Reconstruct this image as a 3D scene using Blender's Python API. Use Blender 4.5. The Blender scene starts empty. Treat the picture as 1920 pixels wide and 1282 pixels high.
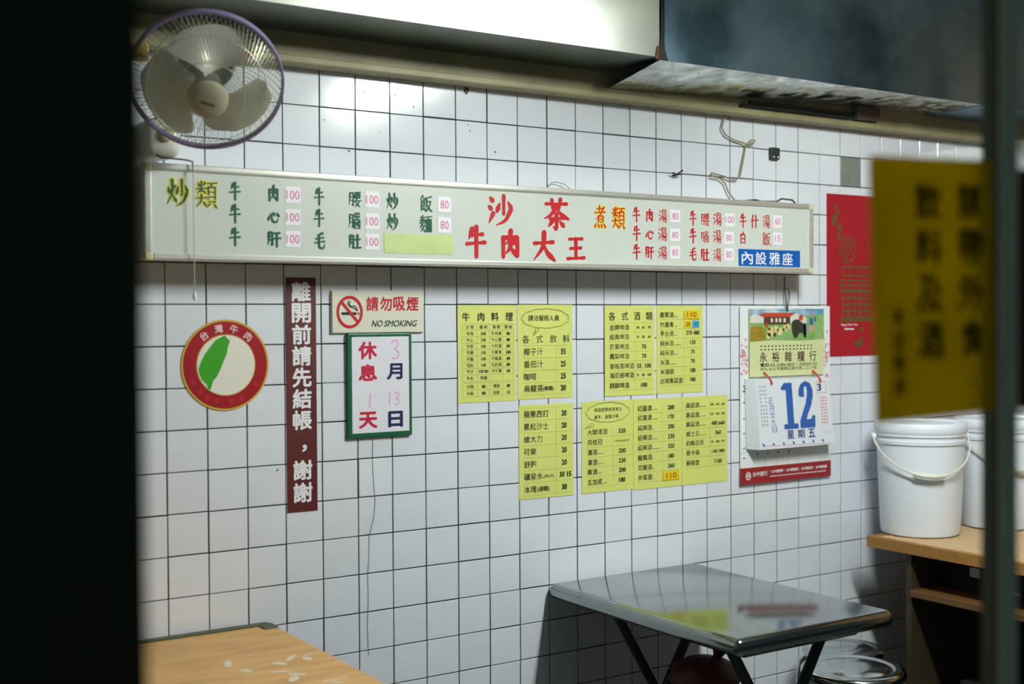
import bpy, bmesh, math, random
from mathutils import Vector, Matrix
random.seed(7)
R = math.radians
scene = bpy.context.scene
COL = scene.collection

# ------------------------------------------------------------------ camera
cam_d = bpy.data.cameras.new('camera')
cam = bpy.data.objects.new('camera', cam_d)
COL.objects.link(cam)
YAW, PITCH, ROLL = 0.57759, -0.01845, -0.00607
fw = Vector((math.sin(YAW) * math.cos(PITCH), math.cos(YAW) * math.cos(PITCH), math.sin(PITCH)))
rt = fw.cross(Vector((0, 0, 1))).normalized()
up = rt.cross(fw)
rt, up = (math.cos(ROLL) * rt + math.sin(ROLL) * up, -math.sin(ROLL) * rt + math.cos(ROLL) * up)
M = Matrix((rt, up, -fw)).transposed().to_4x4()
M.translation = Vector((-0.9992, -3.1530, 1.5622))
cam.matrix_world = M
cam_d.sensor_fit = 'HORIZONTAL'
cam_d.sensor_width = 36.0
cam_d.lens = 36.0 * 2340.97 / 1920.0
cam_d.clip_start = 0.02
cam_d.dof.use_dof = True
cam_d.dof.focus_distance = 3.75
cam_d.dof.aperture_fstop = 2.0
scene.camera = cam

# ------------------------------------------------------------------ world, lamps, exposure
world = bpy.data.worlds.new('street_night')
scene.world = world
world.use_nodes = True
bg = world.node_tree.nodes['Background']
bg.inputs[0].default_value = (0.40, 0.56, 0.66, 1)
bg.inputs[1].default_value = 0.085
TUBE_STRENGTH = 410.0
vs = scene.view_settings
vs.view_transform = 'Standard'
vs.look = 'None'
vs.gamma = 1.0
vs.exposure = 0.0
vs.use_curve_mapping = False

# ------------------------------------------------------------------ materials
def lin(c):
    c = c / 255.0
    return c / 12.92 if c <= 0.04045 else ((c + 0.055) / 1.055) ** 2.4
def rgb(r, g, b):
    return (lin(r), lin(g), lin(b), 1.0)

MATS = {}
def mat(name, col, rough=0.5, metal=0.0, noise=0.0, nscale=20.0, bump=0.0, bscale=60.0, rnd=0.0,
        spec=0.5, emit=None, estr=0.0, col2=None, rough2=None, stretch=None, alpha=None):
    m = bpy.data.materials.new(name)
    m.use_nodes = True
    nt = m.node_tree
    b = nt.nodes['Principled BSDF']
    b.inputs['Base Color'].default_value = col
    b.inputs['Roughness'].default_value = rough
    b.inputs['Metallic'].default_value = metal
    b.inputs['Specular IOR Level'].default_value = spec
    tc = nt.nodes.new('ShaderNodeTexCoord')
    src = tc.outputs['Object']
    if stretch:
        mp = nt.nodes.new('ShaderNodeMapping')
        mp.inputs['Scale'].default_value = stretch
        nt.links.new(src, mp.inputs['Vector'])
        src = mp.outputs['Vector']
    cur = None
    if noise or col2:
        n = nt.nodes.new('ShaderNodeTexNoise')
        n.inputs['Scale'].default_value = nscale
        n.inputs['Detail'].default_value = 5
        nt.links.new(src, n.inputs['Vector'])
        mx = nt.nodes.new('ShaderNodeMix')
        mx.data_type = 'RGBA'
        c2 = col2 or tuple(max(0, v * (1 - noise)) for v in col[:3]) + (1,)
        mx.inputs['A'].default_value = col
        mx.inputs['B'].default_value = c2
        cr = nt.nodes.new('ShaderNodeValToRGB')
        cr.color_ramp.elements[0].position = 0.38
        cr.color_ramp.elements[1].position = 0.68
        nt.links.new(n.outputs['Fac'], cr.inputs['Fac'])
        nt.links.new(cr.outputs['Color'], mx.inputs['Factor'])
        cur = mx.outputs['Result']
        if rough2 is not None:
            mr = nt.nodes.new('ShaderNodeMapRange')
            mr.inputs['To Min'].default_value = rough
            mr.inputs['To Max'].default_value = rough2
            nt.links.new(cr.outputs['Color'], mr.inputs['Value'])
            nt.links.new(mr.outputs['Result'], b.inputs['Roughness'])
    if rnd:
        oi = nt.nodes.new('ShaderNodeObjectInfo')
        hs = nt.nodes.new('ShaderNodeHueSaturation')
        mr = nt.nodes.new('ShaderNodeMapRange')
        mr.inputs['To Min'].default_value = 1 - rnd
        mr.inputs['To Max'].default_value = 1 + rnd * 0.5
        nt.links.new(oi.outputs['Random'], mr.inputs['Value'])
        nt.links.new(mr.outputs['Result'], hs.inputs['Value'])
        if cur is None:
            hs.inputs['Color'].default_value = col
        else:
            nt.links.new(cur, hs.inputs['Color'])
        cur = hs.outputs['Color']
    if cur is not None:
        nt.links.new(cur, b.inputs['Base Color'])
    if bump:
        n2 = nt.nodes.new('ShaderNodeTexNoise')
        n2.inputs['Scale'].default_value = bscale
        n2.inputs['Detail'].default_value = 3
        nt.links.new(src, n2.inputs['Vector'])
        bp = nt.nodes.new('ShaderNodeBump')
        bp.inputs['Strength'].default_value = bump
        bp.inputs['Distance'].default_value = 0.01
        nt.links.new(n2.outputs['Fac'], bp.inputs['Height'])
        nt.links.new(bp.outputs['Normal'], b.inputs['Normal'])
    if emit:
        b.inputs['Emission Color'].default_value = emit
        b.inputs['Emission Strength'].default_value = estr
    if alpha is not None:
        b.inputs['Alpha'].default_value = alpha
    MATS[name] = m
    return m

mat('tile', rgb(228, 231, 241), 0.11, noise=0.05, nscale=9, bump=0.02, bscale=14, rnd=0.035)
mat('tile_grey', rgb(128, 136, 128), 0.3, noise=0.15, nscale=25)
mat('grout', rgb(36, 44, 42), 0.9, noise=0.4, nscale=40)
mat('beam_paint', rgb(158, 150, 112), 0.55, noise=0.25, nscale=8)
mat('ceiling_paint', rgb(128, 130, 120), 0.8)
mat('floor_tile', rgb(58, 60, 56), 0.5, noise=0.2, nscale=6)
mat('brown_panel', rgb(138, 102, 62), 0.6, noise=0.25, nscale=5, stretch=(1, 1, 8))
mat('black_paint', rgb(66, 74, 46), 0.75, noise=0.2, nscale=5)
mat('latch_metal', rgb(120, 96, 70), 0.6, noise=0.2)
mat('post_green', rgb(234, 248, 214), 0.45, noise=0.15, nscale=10)
mat('post_alu', rgb(96, 102, 92), 0.34, metal=0.8, noise=0.15, nscale=5)
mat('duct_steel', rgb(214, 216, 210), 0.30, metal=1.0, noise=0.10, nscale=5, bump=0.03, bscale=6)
mat('duct_steel_reflection', rgb(150, 178, 200), 0.36, metal=1.0, nscale=2.6, col2=rgb(64, 86, 98), rough2=0.50, bump=0.05, bscale=4)  # same stainless, with dark bluish street reflections painted into its colour
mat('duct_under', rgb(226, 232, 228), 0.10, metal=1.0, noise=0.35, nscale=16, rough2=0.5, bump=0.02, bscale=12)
mat('duct_under_left', rgb(120, 132, 124), 0.3, metal=1.0, noise=0.3, nscale=4)  # stainless darkened in colour for the dark beam mirrored in it
mat('seam_black', rgb(22, 24, 18), 0.7)
mat('rust', rgb(120, 78, 44), 0.9, noise=0.4, nscale=60)
mat('alu', rgb(222, 220, 212), 0.32, metal=0.55, noise=0.12, nscale=6, stretch=(0.3, 6, 6))
mat('cream_plastic', rgb(206, 200, 160), 0.45)
mat('sign_face', rgb(208, 213, 206), 0.28, noise=0.05, nscale=3)
mat('sign_green', rgb(2, 84, 58), 0.55, spec=0.3)
mat('sign_darkgreen', rgb(20, 66, 26), 0.45)
mat('sign_yellow', rgb(226, 214, 20), 0.45)
mat('sign_red', rgb(192, 16, 26), 0.55, spec=0.3)
mat('card_white', rgb(236, 232, 240), 0.5)
mat('card_pink', rgb(206, 96, 146), 0.5)
mat('tape_green', rgb(206, 222, 152), 0.3, noise=0.12, nscale=14, bump=0.15, bscale=30)
mat('blue_vinyl', rgb(6, 90, 176), 0.45, spec=0.3)
mat('white_vinyl', rgb(238, 236, 242), 0.4)
mat('paper_yellow', rgb(219, 223, 122), 0.55, noise=0.06, nscale=6, bump=0.06, bscale=9)
mat('ink', rgb(34, 40, 22), 0.6)
mat('ink_soft', rgb(122, 130, 52), 0.6)
mat('paper_orange', rgb(240, 196, 16), 0.5)
mat('paper_blue', rgb(70, 170, 230), 0.5)
mat('maroon', rgb(92, 30, 28), 0.45, noise=0.2, nscale=12)
mat('disc_red', rgb(166, 22, 36), 0.35, noise=0.15, nscale=12)
mat('disc_gold', rgb(206, 168, 60), 0.4)
mat('disc_white', rgb(232, 228, 216), 0.4)
mat('disc_green', rgb(58, 160, 20), 0.4)
mat('disc_text', rgb(240, 206, 206), 0.4)
mat('disc_text_red', rgb(216, 60, 70), 0.4)
mat('smoke_board', rgb(226, 224, 208), 0.2)
mat('smoke_clear', rgb(226, 232, 228), 0.1)
mat('smoke_red', rgb(196, 20, 36), 0.35)
mat('smoke_black', rgb(24, 40, 38), 0.35)
mat('board_green', rgb(12, 92, 62), 0.4)
mat('board_white', rgb(232, 230, 240), 0.3)
mat('board_red', rgb(196, 28, 62), 0.4)
mat('board_navy', rgb(22, 40, 84), 0.4)
mat('marker_pink', rgb(232, 170, 226), 0.5)
mat('screw', rgb(60, 62, 56), 0.4, metal=0.8)
mat('cal_white', rgb(234, 236, 238), 0.5, bump=0.05, bscale=10)
mat('cal_pad', rgb(226, 230, 238), 0.55)
mat('cal_card', rgb(216, 222, 168), 0.3)
mat('cal_sky', rgb(90, 150, 190), 0.35, col2=rgb(200, 216, 224), nscale=20)
mat('cal_grass', rgb(120, 166, 84), 0.35, col2=rgb(150, 186, 120), nscale=30)
mat('cal_gold', rgb(168, 140, 44), 0.4, noise=0.4, nscale=90)
mat('cal_roof', rgb(200, 74, 50), 0.4)
mat('cal_brick', rgb(86, 62, 48), 0.4)
mat('cal_wall', rgb(222, 218, 206), 0.4)
mat('cal_dark', rgb(58, 62, 54), 0.4, noise=0.3, nscale=70)
mat('cal_chick', rgb(222, 208, 140), 0.4)
mat('cal_blue', rgb(48, 96, 176), 0.4)
mat('cal_brown', rgb(82, 46, 26), 0.4)
mat('cal_redband', rgb(148, 30, 32), 0.4)
mat('cal_pink', rgb(226, 150, 164), 0.5, noise=0.2, nscale=60)
mat('cal_pinkline', rgb(224, 120, 140), 0.5)
mat('cal_grey', rgb(170, 178, 190), 0.5)
mat('tie_red', rgb(204, 40, 36), 0.4)
mat('poster_red', rgb(170, 22, 40), 0.45, noise=0.12, nscale=6, bump=0.12, bscale=9)
mat('poster_gold', rgb(100, 84, 44), 0.4)
mat('cord_dark', rgb(50, 50, 40), 0.6)
mat('cord_beige', rgb(150, 140, 106), 0.6)
mat('string_beige', rgb(196, 188, 160), 0.7)
mat('switch_dark', rgb(40, 52, 42), 0.5)
mat('nail', rgb(30, 34, 30), 0.6)
mat('fan_white', rgb(206, 206, 196), 0.4)
mat('fan_cap', rgb(178, 174, 148), 0.3)
mat('fan_purple', rgb(142, 128, 172), 0.4)
mat('fan_wire', rgb(196, 196, 176), 0.35, metal=0.4)
mat('fan_motor', rgb(86, 96, 84), 0.4)
mat('fan_blade', rgb(186, 188, 178), 0.35)
mat('fan_red', rgb(170, 50, 40), 0.5)
mat('steel_top', rgb(160, 168, 166), 0.13, metal=1.0, noise=0.10, nscale=4, bump=0.012, bscale=7)
mat('steel_edge', rgb(150, 160, 158), 0.22, metal=1.0)
mat('leg_paint', rgb(52, 58, 52), 0.4, metal=0.4)
mat('chrome', rgb(196, 204, 202), 0.10, metal=1.0)
mat('beige_top', rgb(214, 166, 100), 0.45, col2=rgb(192, 144, 82), nscale=7, stretch=(1, 4, 1))
mat('edge_dark', rgb(72, 76, 52), 0.5)
mat('smudge', rgb(220, 206, 186), 0.6)
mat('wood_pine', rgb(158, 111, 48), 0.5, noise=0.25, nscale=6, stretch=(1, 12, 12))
mat('wood_shade', rgb(54, 41, 22), 0.6, noise=0.25, nscale=6, stretch=(12, 12, 1))  # wood colour lowered to paint in the shade below the slatted top
mat('wood_half_shade', rgb(98, 68, 30), 0.5, noise=0.25, nscale=6, stretch=(12, 1, 12))  # wood darkened in colour for the dim light on the inner shelf
mat('wood_slat', rgb(206, 172, 130), 0.5, noise=0.2, nscale=6, stretch=(12, 1, 12))
mat('bucket', rgb(226, 231, 241), 0.4)
mat('bucket_handle', rgb(214, 214, 200), 0.4)
mat('dark_box', rgb(15, 19, 15), 0.8, spec=0.2)
mat('dark_red', rgb(88, 20, 18), 0.6, noise=0.3, nscale=12)
mat('wood_dark', rgb(92, 70, 44), 0.6, noise=0.3, nscale=8)
mat('tube_glow', (1, 1, 1, 1), 0.5, emit=(0.97, 1.0, 0.97, 1), estr=TUBE_STRENGTH)
mat('lamp_white', rgb(225, 225, 220), 0.5)
mat('asphalt', rgb(60, 60, 58), 0.9, noise=0.3)

def glass_mat():
    m = bpy.data.materials.new('glass')
    m.use_nodes = True
    nt = m.node_tree
    nt.nodes.clear()
    out = nt.nodes.new('ShaderNodeOutputMaterial')
    tr = nt.nodes.new('ShaderNodeBsdfTransparent')
    tr.inputs[0].default_value = (0.965, 0.985, 0.975, 1)
    gl = nt.nodes.new('ShaderNodeBsdfGlossy')
    gl.inputs['Roughness'].default_value = 0.03
    lw = nt.nodes.new('ShaderNodeLayerWeight')
    lw.inputs['Blend'].default_value = 0.5
    pw = nt.nodes.new('ShaderNodeMath')
    pw.operation = 'POWER'
    pw.inputs[1].default_value = 5.0
    nt.links.new(lw.outputs['Facing'], pw.inputs[0])
    fr = nt.nodes.new('ShaderNodeMath')
    fr.operation = 'MULTIPLY_ADD'
    fr.inputs[1].default_value = 0.8
    fr.inputs[2].default_value = 0.02
    nt.links.new(pw.outputs[0], fr.inputs[0])
    mx = nt.nodes.new('ShaderNodeMixShader')
    nt.links.new(fr.outputs[0], mx.inputs[0])
    nt.links.new(tr.outputs[0], mx.inputs[1])
    nt.links.new(gl.outputs[0], mx.inputs[2])
    nt.links.new(mx.outputs[0], out.inputs['Surface'])
    MATS['glass'] = m
glass_mat()

def translucent_mat(name, col, back, share=0.7):
    m = bpy.data.materials.new(name)
    m.use_nodes = True
    nt = m.node_tree
    nt.nodes.clear()
    out = nt.nodes.new('ShaderNodeOutputMaterial')
    d = nt.nodes.new('ShaderNodeBsdfDiffuse')
    d.inputs[0].default_value = col
    t = nt.nodes.new('ShaderNodeBsdfTranslucent')
    n = nt.nodes.new('ShaderNodeTexNoise')
    n.inputs['Scale'].default_value = 9
    tc = nt.nodes.new('ShaderNodeTexCoord')
    nt.links.new(tc.outputs['Object'], n.inputs['Vector'])
    mc = nt.nodes.new('ShaderNodeMix')
    mc.data_type = 'RGBA'
    mc.inputs['A'].default_value = back
    mc.inputs['B'].default_value = tuple(v * 0.7 for v in back[:3]) + (1,)
    nt.links.new(n.outputs['Fac'], mc.inputs['Factor'])
    nt.links.new(mc.outputs['Result'], t.inputs[0])
    mx = nt.nodes.new('ShaderNodeMixShader')
    mx.inputs[0].default_value = share
    nt.links.new(d.outputs[0], mx.inputs[1])
    nt.links.new(t.outputs[0], mx.inputs[2])
    nt.links.new(mx.outputs[0], out.inputs['Surface'])
    MATS[name] = m
translucent_mat('notice_yellow', rgb(200, 184, 8), rgb(204, 184, 2))
translucent_mat('notice_ink', rgb(60, 66, 20), rgb(140, 132, 8))
translucent_mat('notice_brown', rgb(90, 80, 40), rgb(96, 84, 34))
translucent_mat('blade_clear', rgb(236, 236, 226), rgb(226, 228, 220), 0.4)

# ------------------------------------------------------------------ mesh helpers
class MB:
    """Collects world-space geometry, then links it as ONE mesh object."""
    def __init__(self):
        self.v, self.f = [], []
        self.k = 0
    def add(self, vs, fs):
        k = len(self.v)
        self.v += [tuple(p) for p in vs]
        self.f += [tuple(i + k for i in f) for f in fs]
        return self
    def box(self, x0, x1, y0, y1, z0, z1):
        vs = [(x, y, z) for x in (x0, x1) for y in (y0, y1) for z in (z0, z1)]
        return self.add(vs, [(0, 1, 3, 2), (4, 6, 7, 5), (0, 4, 5, 1), (2, 3, 7, 6), (0, 2, 6, 4), (1, 5, 7, 3)])
    def rbox(self, x0, x1, y0, y1, z0, z1, r, n=3):
        """box rounded on all edges"""
        bm = bmesh.new()
        bmesh.ops.create_cube(bm, size=1)
        for v in bm.verts:
            v.co = Vector(((x0 + x1) / 2 + v.co.x * (x1 - x0), (y0 + y1) / 2 + v.co.y * (y1 - y0), (z0 + z1) / 2 + v.co.z * (z1 - z0)))
        bmesh.ops.bevel(bm, geom=bm.edges[:], offset=r, segments=n, affect='EDGES', profile=0.5)
        bm.verts.index_update()
        self.add([v.co[:] for v in bm.verts], [[v.index for v in f.verts] for f in bm.faces])
        bm.free()
        return self
    def plate(self, pts, y, t):
        """polygon of (x, z) points facing -y at y, t thick towards +y"""
        n = len(pts)
        vs = [(x, y, z) for x, z in pts] + [(x, y + t, z) for x, z in pts]
        fs = [tuple(range(n)), tuple(range(2 * n - 1, n - 1, -1))] + [(i, n + i, n + (i + 1) % n, (i + 1) % n) for i in range(n)]
        return self.add(vs, fs)
    def rect(self, x0, x1, z0, z1, y, t):
        return self.plate([(x0, z0), (x1, z0), (x1, z1), (x0, z1)], y, t)
    def flat(self, pts, y):
        y -= 2.5e-5 * (self.k % 12)      # overprinted pieces never share one plane
        self.k += 1
        return self.add([(x, y, z) for x, z in pts], [tuple(range(len(pts)))])
    def tube(self, pts, r, n=8, closed=False, r1=None):
        pts = [Vector(p) for p in pts]
        m = len(pts)
        vs = []
        prev = None
        for i, p in enumerate(pts):
            a = pts[i - 1] if (i > 0 or closed) else p
            b = pts[(i + 1) % m] if (i < m - 1 or closed) else p
            t = (b - a).normalized()
            if prev is None:
                u = t.cross(Vector((0, 0, 1)))
                if u.length < 0.1:
                    u = t.cross(Vector((1, 0, 0)))
            else:
                u = prev - t * prev.dot(t)
            u.normalize()
            prev = u
            w = t.cross(u)
            rr = r if r1 is None else r + (r1 - r) * i / (m - 1)
            for k in range(n):
                a2 = 2 * math.pi * k / n
                vs.append(p + u * rr * math.cos(a2) + w * rr * math.sin(a2))
        fs = []
        for i in range(m if closed else m - 1):
            j = (i + 1) % m
            for k in range(n):
                l = (k + 1) % n
                fs.append((i * n + k, i * n + l, j * n + l, j * n + k))
        if not closed:
            fs.append(tuple(range(n - 1, -1, -1)))
            fs.append(tuple((m - 1) * n + k for k in range(n)))
        return self.add(vs, fs)
    def lathe(self, prof, o=(0, 0, 0), ax=(0, 0, 1), n=32, cap0=True, cap1=True):
        """prof: (radius, height) pairs along axis ax from o"""
        ax = Vector(ax).normalized()
        u = ax.cross(Vector((0, 0, 1)))
        if u.length < 0.1:
            u = Vector((1, 0, 0))
        u.normalize()
        w = ax.cross(u)
        o = Vector(o)
        vs = []
        for r, h in prof:
            for k in range(n):
                a = 2 * math.pi * k / n
                vs.append(o + ax * h + u * r * math.cos(a) + w * r * math.sin(a))
        fs = []
        for i in range(len(prof) - 1):
            for k in range(n):
                l = (k + 1) % n
                fs.append((i * n + k, i * n + l, (i + 1) * n + l, (i + 1) * n + k))
        if cap0:
            fs.append(tuple(range(n - 1, -1, -1)))
        if cap1:
            fs.append(tuple((len(prof) - 1) * n + k for k in range(n)))
        return self.add(vs, fs)
    def build(self, name, m, parent=None, smooth=False, kind=None):
        me = bpy.data.meshes.new(name)
        off = origin(parent)
        me.from_pydata([(x - off.x, y - off.y, z - off.z) for x, y, z in self.v], [], self.f)
        me.materials.append(MATS[m])
        if smooth:
            me.shade_smooth()
            me.set_sharp_from_angle(angle=R(40))
        ob = bpy.data.objects.new(name, me)
        COL.objects.link(ob)
        ob.parent = parent
        if kind:
            ob['kind'] = kind
        return ob

def origin(o):
    p = Vector((0, 0, 0))
    while o is not None:
        p += o.location
        o = o.parent
    return p

def tag(o, label, cat, group=None):
    o['label'] = label
    o['category'] = cat
    if group:
        o['group'] = group
    return o
def thing(name, label, cat, loc=(0, 0, 0), group=None):
    o = bpy.data.objects.new(name, None)
    o.empty_display_size = 0.05
    COL.objects.link(o)
    o.location = loc
    return tag(o, label, cat, group)
def struct(name, mb, m, **k):
    return mb.build(name, m, kind='structure', **k)
def copy_tree(o, parent=None):
    c = o.copy()
    COL.objects.link(c)
    c.parent = parent
    for ch in list(o.children):
        copy_tree(ch, c)
    return c

# ---- print: text set in the built-in font, as flat meshes
FC = bpy.data.curves.new('typesetter', 'FONT')
FO = bpy.data.objects.new('typesetter', FC)
FC.resolution_u = 3
TCACHE = {}
def glyphs(body, bold=0.0):
    key = (body, bold)
    if key not in TCACHE:
        FC.body = body
        FC.size = 1.0
        me = bpy.data.meshes.new_from_object(FO)
        v0 = [v.co[:2] for v in me.vertices]
        f0 = [tuple(p.vertices) for p in me.polygons]
        bpy.data.meshes.remove(me)
        vs, fs = v0, f0
        if bold > .007:          # heavier stroke: overprinted with small shifts
            vs, fs = [], []
            for k in range(6):
                dx, dz = bold * math.cos(R(30 + 60 * k)), bold * math.sin(R(30 + 60 * k))
                n0 = len(vs)
                vs += [(x + dx, z + dz, k) for x, z in v0]
                fs += [tuple(i + n0 for i in f) for f in f0]
        TCACHE[key] = (vs, fs)
    return TCACHE[key]
def text(mb, body, x, z, size, y, align='c', bold=0.0, sx=1.0, fit=None, shear=0.0, rot=0.0):
    """centre-height text on a wall facing -y; fit=(w,h) stretches the ink to a box"""
    vs, fs = glyphs(body, bold)
    if not vs:
        return
    x0, x1 = min(v[0] for v in vs), max(v[0] for v in vs)
    z0, z1 = min(v[1] for v in vs), max(v[1] for v in vs)
    cz = (z0 + z1) / 2 if fit or len(body) == 1 else 0.36
    if fit:
        ax, az = fit[0] / max(x1 - x0, 1e-6), fit[1] / max(z1 - z0, 1e-6)
    else:
        ax, az = size * sx, size
    ox = {'l': x0, 'c': (x0 + x1) / 2, 'r': x1}[align]
    c, s = math.cos(rot), math.sin(rot)
    out = []
    for v in vs:
        lx, lz = (v[0] - ox) * ax, (v[1] - cz) * az
        lx += lz * shear
        out.append((x + lx * c - lz * s, y - (4e-5 * v[2] if len(v) > 2 else 0), z + lx * s + lz * c))
    mb.add(out, fs)

def mark(parent, m, name, *a, **k):
    """one printed character or word as a part of its own"""
    mb = MB()
    text(mb, *a, **k)
    return mb.build(name, m, parent)

# ---- brush lettering: strokes h s p n d (tapered) and z g (turning), on a 100 grid
BR = {
 '月': 'p 14,84 14,40 6,10;z 14,86 40,86 40,12 32,17;h 14,64 40,64;h 14,42 40,42',
 '水': 'd 12,90 24,78;d 6,62 18,52;q 24,38 8,8',
 '牛': 'p 34,90 18,58;h 30,70 82,75;h 8,43 93,49;s 53,97 53,3',
 '肉': 's 17,73 17,6;z 17,73 83,76 83,10 70,16;p 52,97 46,68 28,50;n 50,70 72,52;p 52,56 47,36 28,18;n 50,38 72,20',
 '心': 'd 20,56 10,22;g 32,68 42,20 60,8 78,14 82,36;d 48,84 58,60;d 74,80 92,54',
 '肝': '月;h 52,82 92,85;h 47,50 98,54;s 72,82 72,2',
 '毛': 'p 74,94 26,78;h 18,60 80,68;h 10,36 90,46;g 46,84 46,18 56,7 84,8 90,30',
 '肚': '月;h 54,62 93,65;s 73,90 73,12;h 47,11 99,14',
 '腰': '月;h 48,90 97,93;s 52,78 54,56;z 52,78 94,80 92,56;h 54,58 92,58;s 66,90 66,58;s 80,90 80,58;p 70,52 58,26;p 86,40 72,16 46,4;h 45,38 101,42;n 58,27 94,4',
 '腦': '月;p 60,96 52,83;n 52,83 62,70;p 76,96 68,83;n 68,83 78,70;p 92,96 84,83;n 84,83 94,70;s 54,58 54,6;z 54,58 95,58 95,6;h 54,8 95,8;p 86,48 62,18;n 62,46 88,16;p 74,66 66,58',
 '炒': 'd 10,68 14,48;p 42,72 33,54;p 27,94 26,50 4,8;n 28,42 46,16;s 70,96 70,42;d 54,72 46,46;n 84,76 97,54;p 94,52 74,18 42,2',
 '飯': 'p 26,98 4,66;n 28,92 48,70;h 18,70 38,70;z 16,60 40,60 38,34;s 16,60 16,8;h 16,47 38,47;h 16,34 38,34;q 34,22 16,6;n 32,26 47,6;p 94,93 56,84;p 57,86 56,40 46,5;z 58,62 90,64 78,30 52,2;n 62,46 78,20 101,2',
 '麵': 'h 6,86 46,88;s 26,99 26,57;d 16,78 10,66;d 36,78 44,66;h 3,56 49,58;p 22,50 5,24;p 40,42 24,18 4,4;h 20,42 40,42;n 20,30 51,3;h 52,92 99,94;p 76,92 70,78;s 56,76 56,6;z 56,76 96,76 96,6;h 56,8 96,8;s 70,76 70,8;s 83,76 83,8;h 70,54 83,54;h 70,32 83,32',
 '湯': '水;s 44,95 44,62;z 44,95 84,95 84,62;h 44,79 84,79;h 44,63 84,63;h 33,50 99,53;p 52,48 31,20;z 48,37 91,39 86,4 76,9;p 64,36 40,5;p 79,36 56,3',
 '沙': '水;s 66,97 66,38;d 50,72 39,46;n 83,78 98,55;p 95,54 72,18 34,0',
 '茶': 'h 11,80 91,83;s 34,93 37,69;s 67,96 61,69;p 51,74 32,48 4,33;n 50,72 70,48 98,34;h 26,34 77,37;g 51,50 51,2 40,9;p 36,27 20,7;n 63,27 81,9',
 '大': 'h 9,61 91,67;p 52,98 46,50 6,4;n 50,60 66,30 98,4',
 '王': 'h 16,87 84,90;h 22,49 77,53;h 6,8 95,13;s 51,88 51,10',
 '煮': 'h 24,85 66,88;s 45,99 45,70;h 6,68 92,72;p 82,94 50,60 8,38;s 36,54 36,27;z 36,54 73,54 73,27;h 36,41 73,41;h 36,28 73,28;d 18,20 7,3;d 35,19 40,3;d 57,19 64,3;d 79,21 94,3',
 '類': 'd 11,93 18,80;p 43,95 35,80;h 3,71 51,74;s 27,97 27,52;p 26,70 6,53;n 30,68 48,55;h 3,37 51,40;p 27,50 24,26 2,4;n 28,32 50,8;h 54,92 99,95;p 77,92 70,80;s 60,79 60,24;z 60,79 92,79 92,24;h 60,61 92,61;h 60,43 92,43;h 60,26 92,26;p 68,20 51,3;n 83,20 100,3',
 '什': 'p 34,96 22,66 4,44;s 24,66 24,2;h 40,57 98,62;s 69,96 69,2',
 '白': 'p 56,98 42,77;s 22,77 24,6;z 22,77 79,79 79,6;h 24,44 79,44;h 24,10 79,10',
}
PROFILE = {'h': (1.0, .72, .72, 1.12), 's': (1.12, .95, .9, .9), 'p': (1.2, 1.05, .7, .22), 'n': (.45, .75, 1.25, .55),
           'd': (.5, 1.0, 1.35, .9), 'z': (1.0, .9, 1.0, .8), 'g': (1.05, 1.0, 1.0, .35), 'q': (1.3, 1.0, .7, .35)}
def brush(mb, ch, x, z, w, h, y, weight=11.0, grow=0.0):
    polys = []
    def one(spec, dense):
        for st in spec.split(';'):
            if len(st) == 1:
                one(BR[st], dense)
                continue
            kind, *ps = st.split()
            P = [Vector((float(a.split(',')[0]), float(a.split(',')[1]))) for a in ps]
            pts, wd = [], []
            pr = PROFILE[kind]
            if kind in 'pngq' and len(P) > 2 and kind != 'q':   # smooth curve through the points
                Q = [2 * P[0] - P[1]] + P + [2 * P[-1] - P[-2]]
                C = []
                for i in range(1, len(Q) - 2):
                    for t in (0, .25, .5, .75):
                        a, b, c, d = Q[i - 1], Q[i], Q[i + 1], Q[i + 2]
                        C.append(0.5 * ((2 * b) + (c - a) * t + (2 * a - 5 * b + 4 * c - d) * t * t + (3 * b - a - 3 * c + d) * t ** 3))
                C.append(P[-1])
            else:
                C = []
                for a, b in zip(P, P[1:]):
                    C += [a.lerp(b, t) for t in (0, .33, .67)]
                C.append(P[-1])
            L = [0.0]
            for a, b in zip(C, C[1:]):
                L.append(L[-1] + (b - a).length)
            for q, l in zip(C, L):
                s = 3 * l / max(L[-1], 1e-6)
                i = min(2, int(s))
                wd.append((pr[i] + (pr[i + 1] - pr[i]) * (s - i)) * dense * (0.82 if kind == 'h' else 1.0) * 0.5)
            C = [Vector((x + (q.x / 100 - .5) * w, z + (q.y / 100 - .5) * h)) for q in C]
            for (a, ra), (b, rb) in zip(zip(C, wd), zip(C[1:], wd[1:])):
                t = (b - a).normalized()
                nrm = Vector((-t.y, t.x))
                polys.append([a + nrm * ra, a - nrm * ra, b - nrm * rb, b + nrm * rb])
            for q, r in zip(C, wd):
                polys.append([Vector((q.x + r * math.cos(k * R(60) + .2), q.y + r * math.sin(k * R(60) + .2))) for k in range(6)])
    n = BR[ch].count(';') + 3 * ('月' in BR[ch] or '水' in BR[ch])
    unit = math.sqrt(w * h) / 100
    one(BR[ch], (weight * (1.5 if n < 7 else 1.15 if n < 11 else .92) + grow) * unit)
    for k, P in enumerate(polys):        # overlapping strokes step a hair forward, never coplanar
        mb.add([(p.x, y - 1.2e-5 * (k % 64), p.y) for p in P], [tuple(range(len(P)))])

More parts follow.
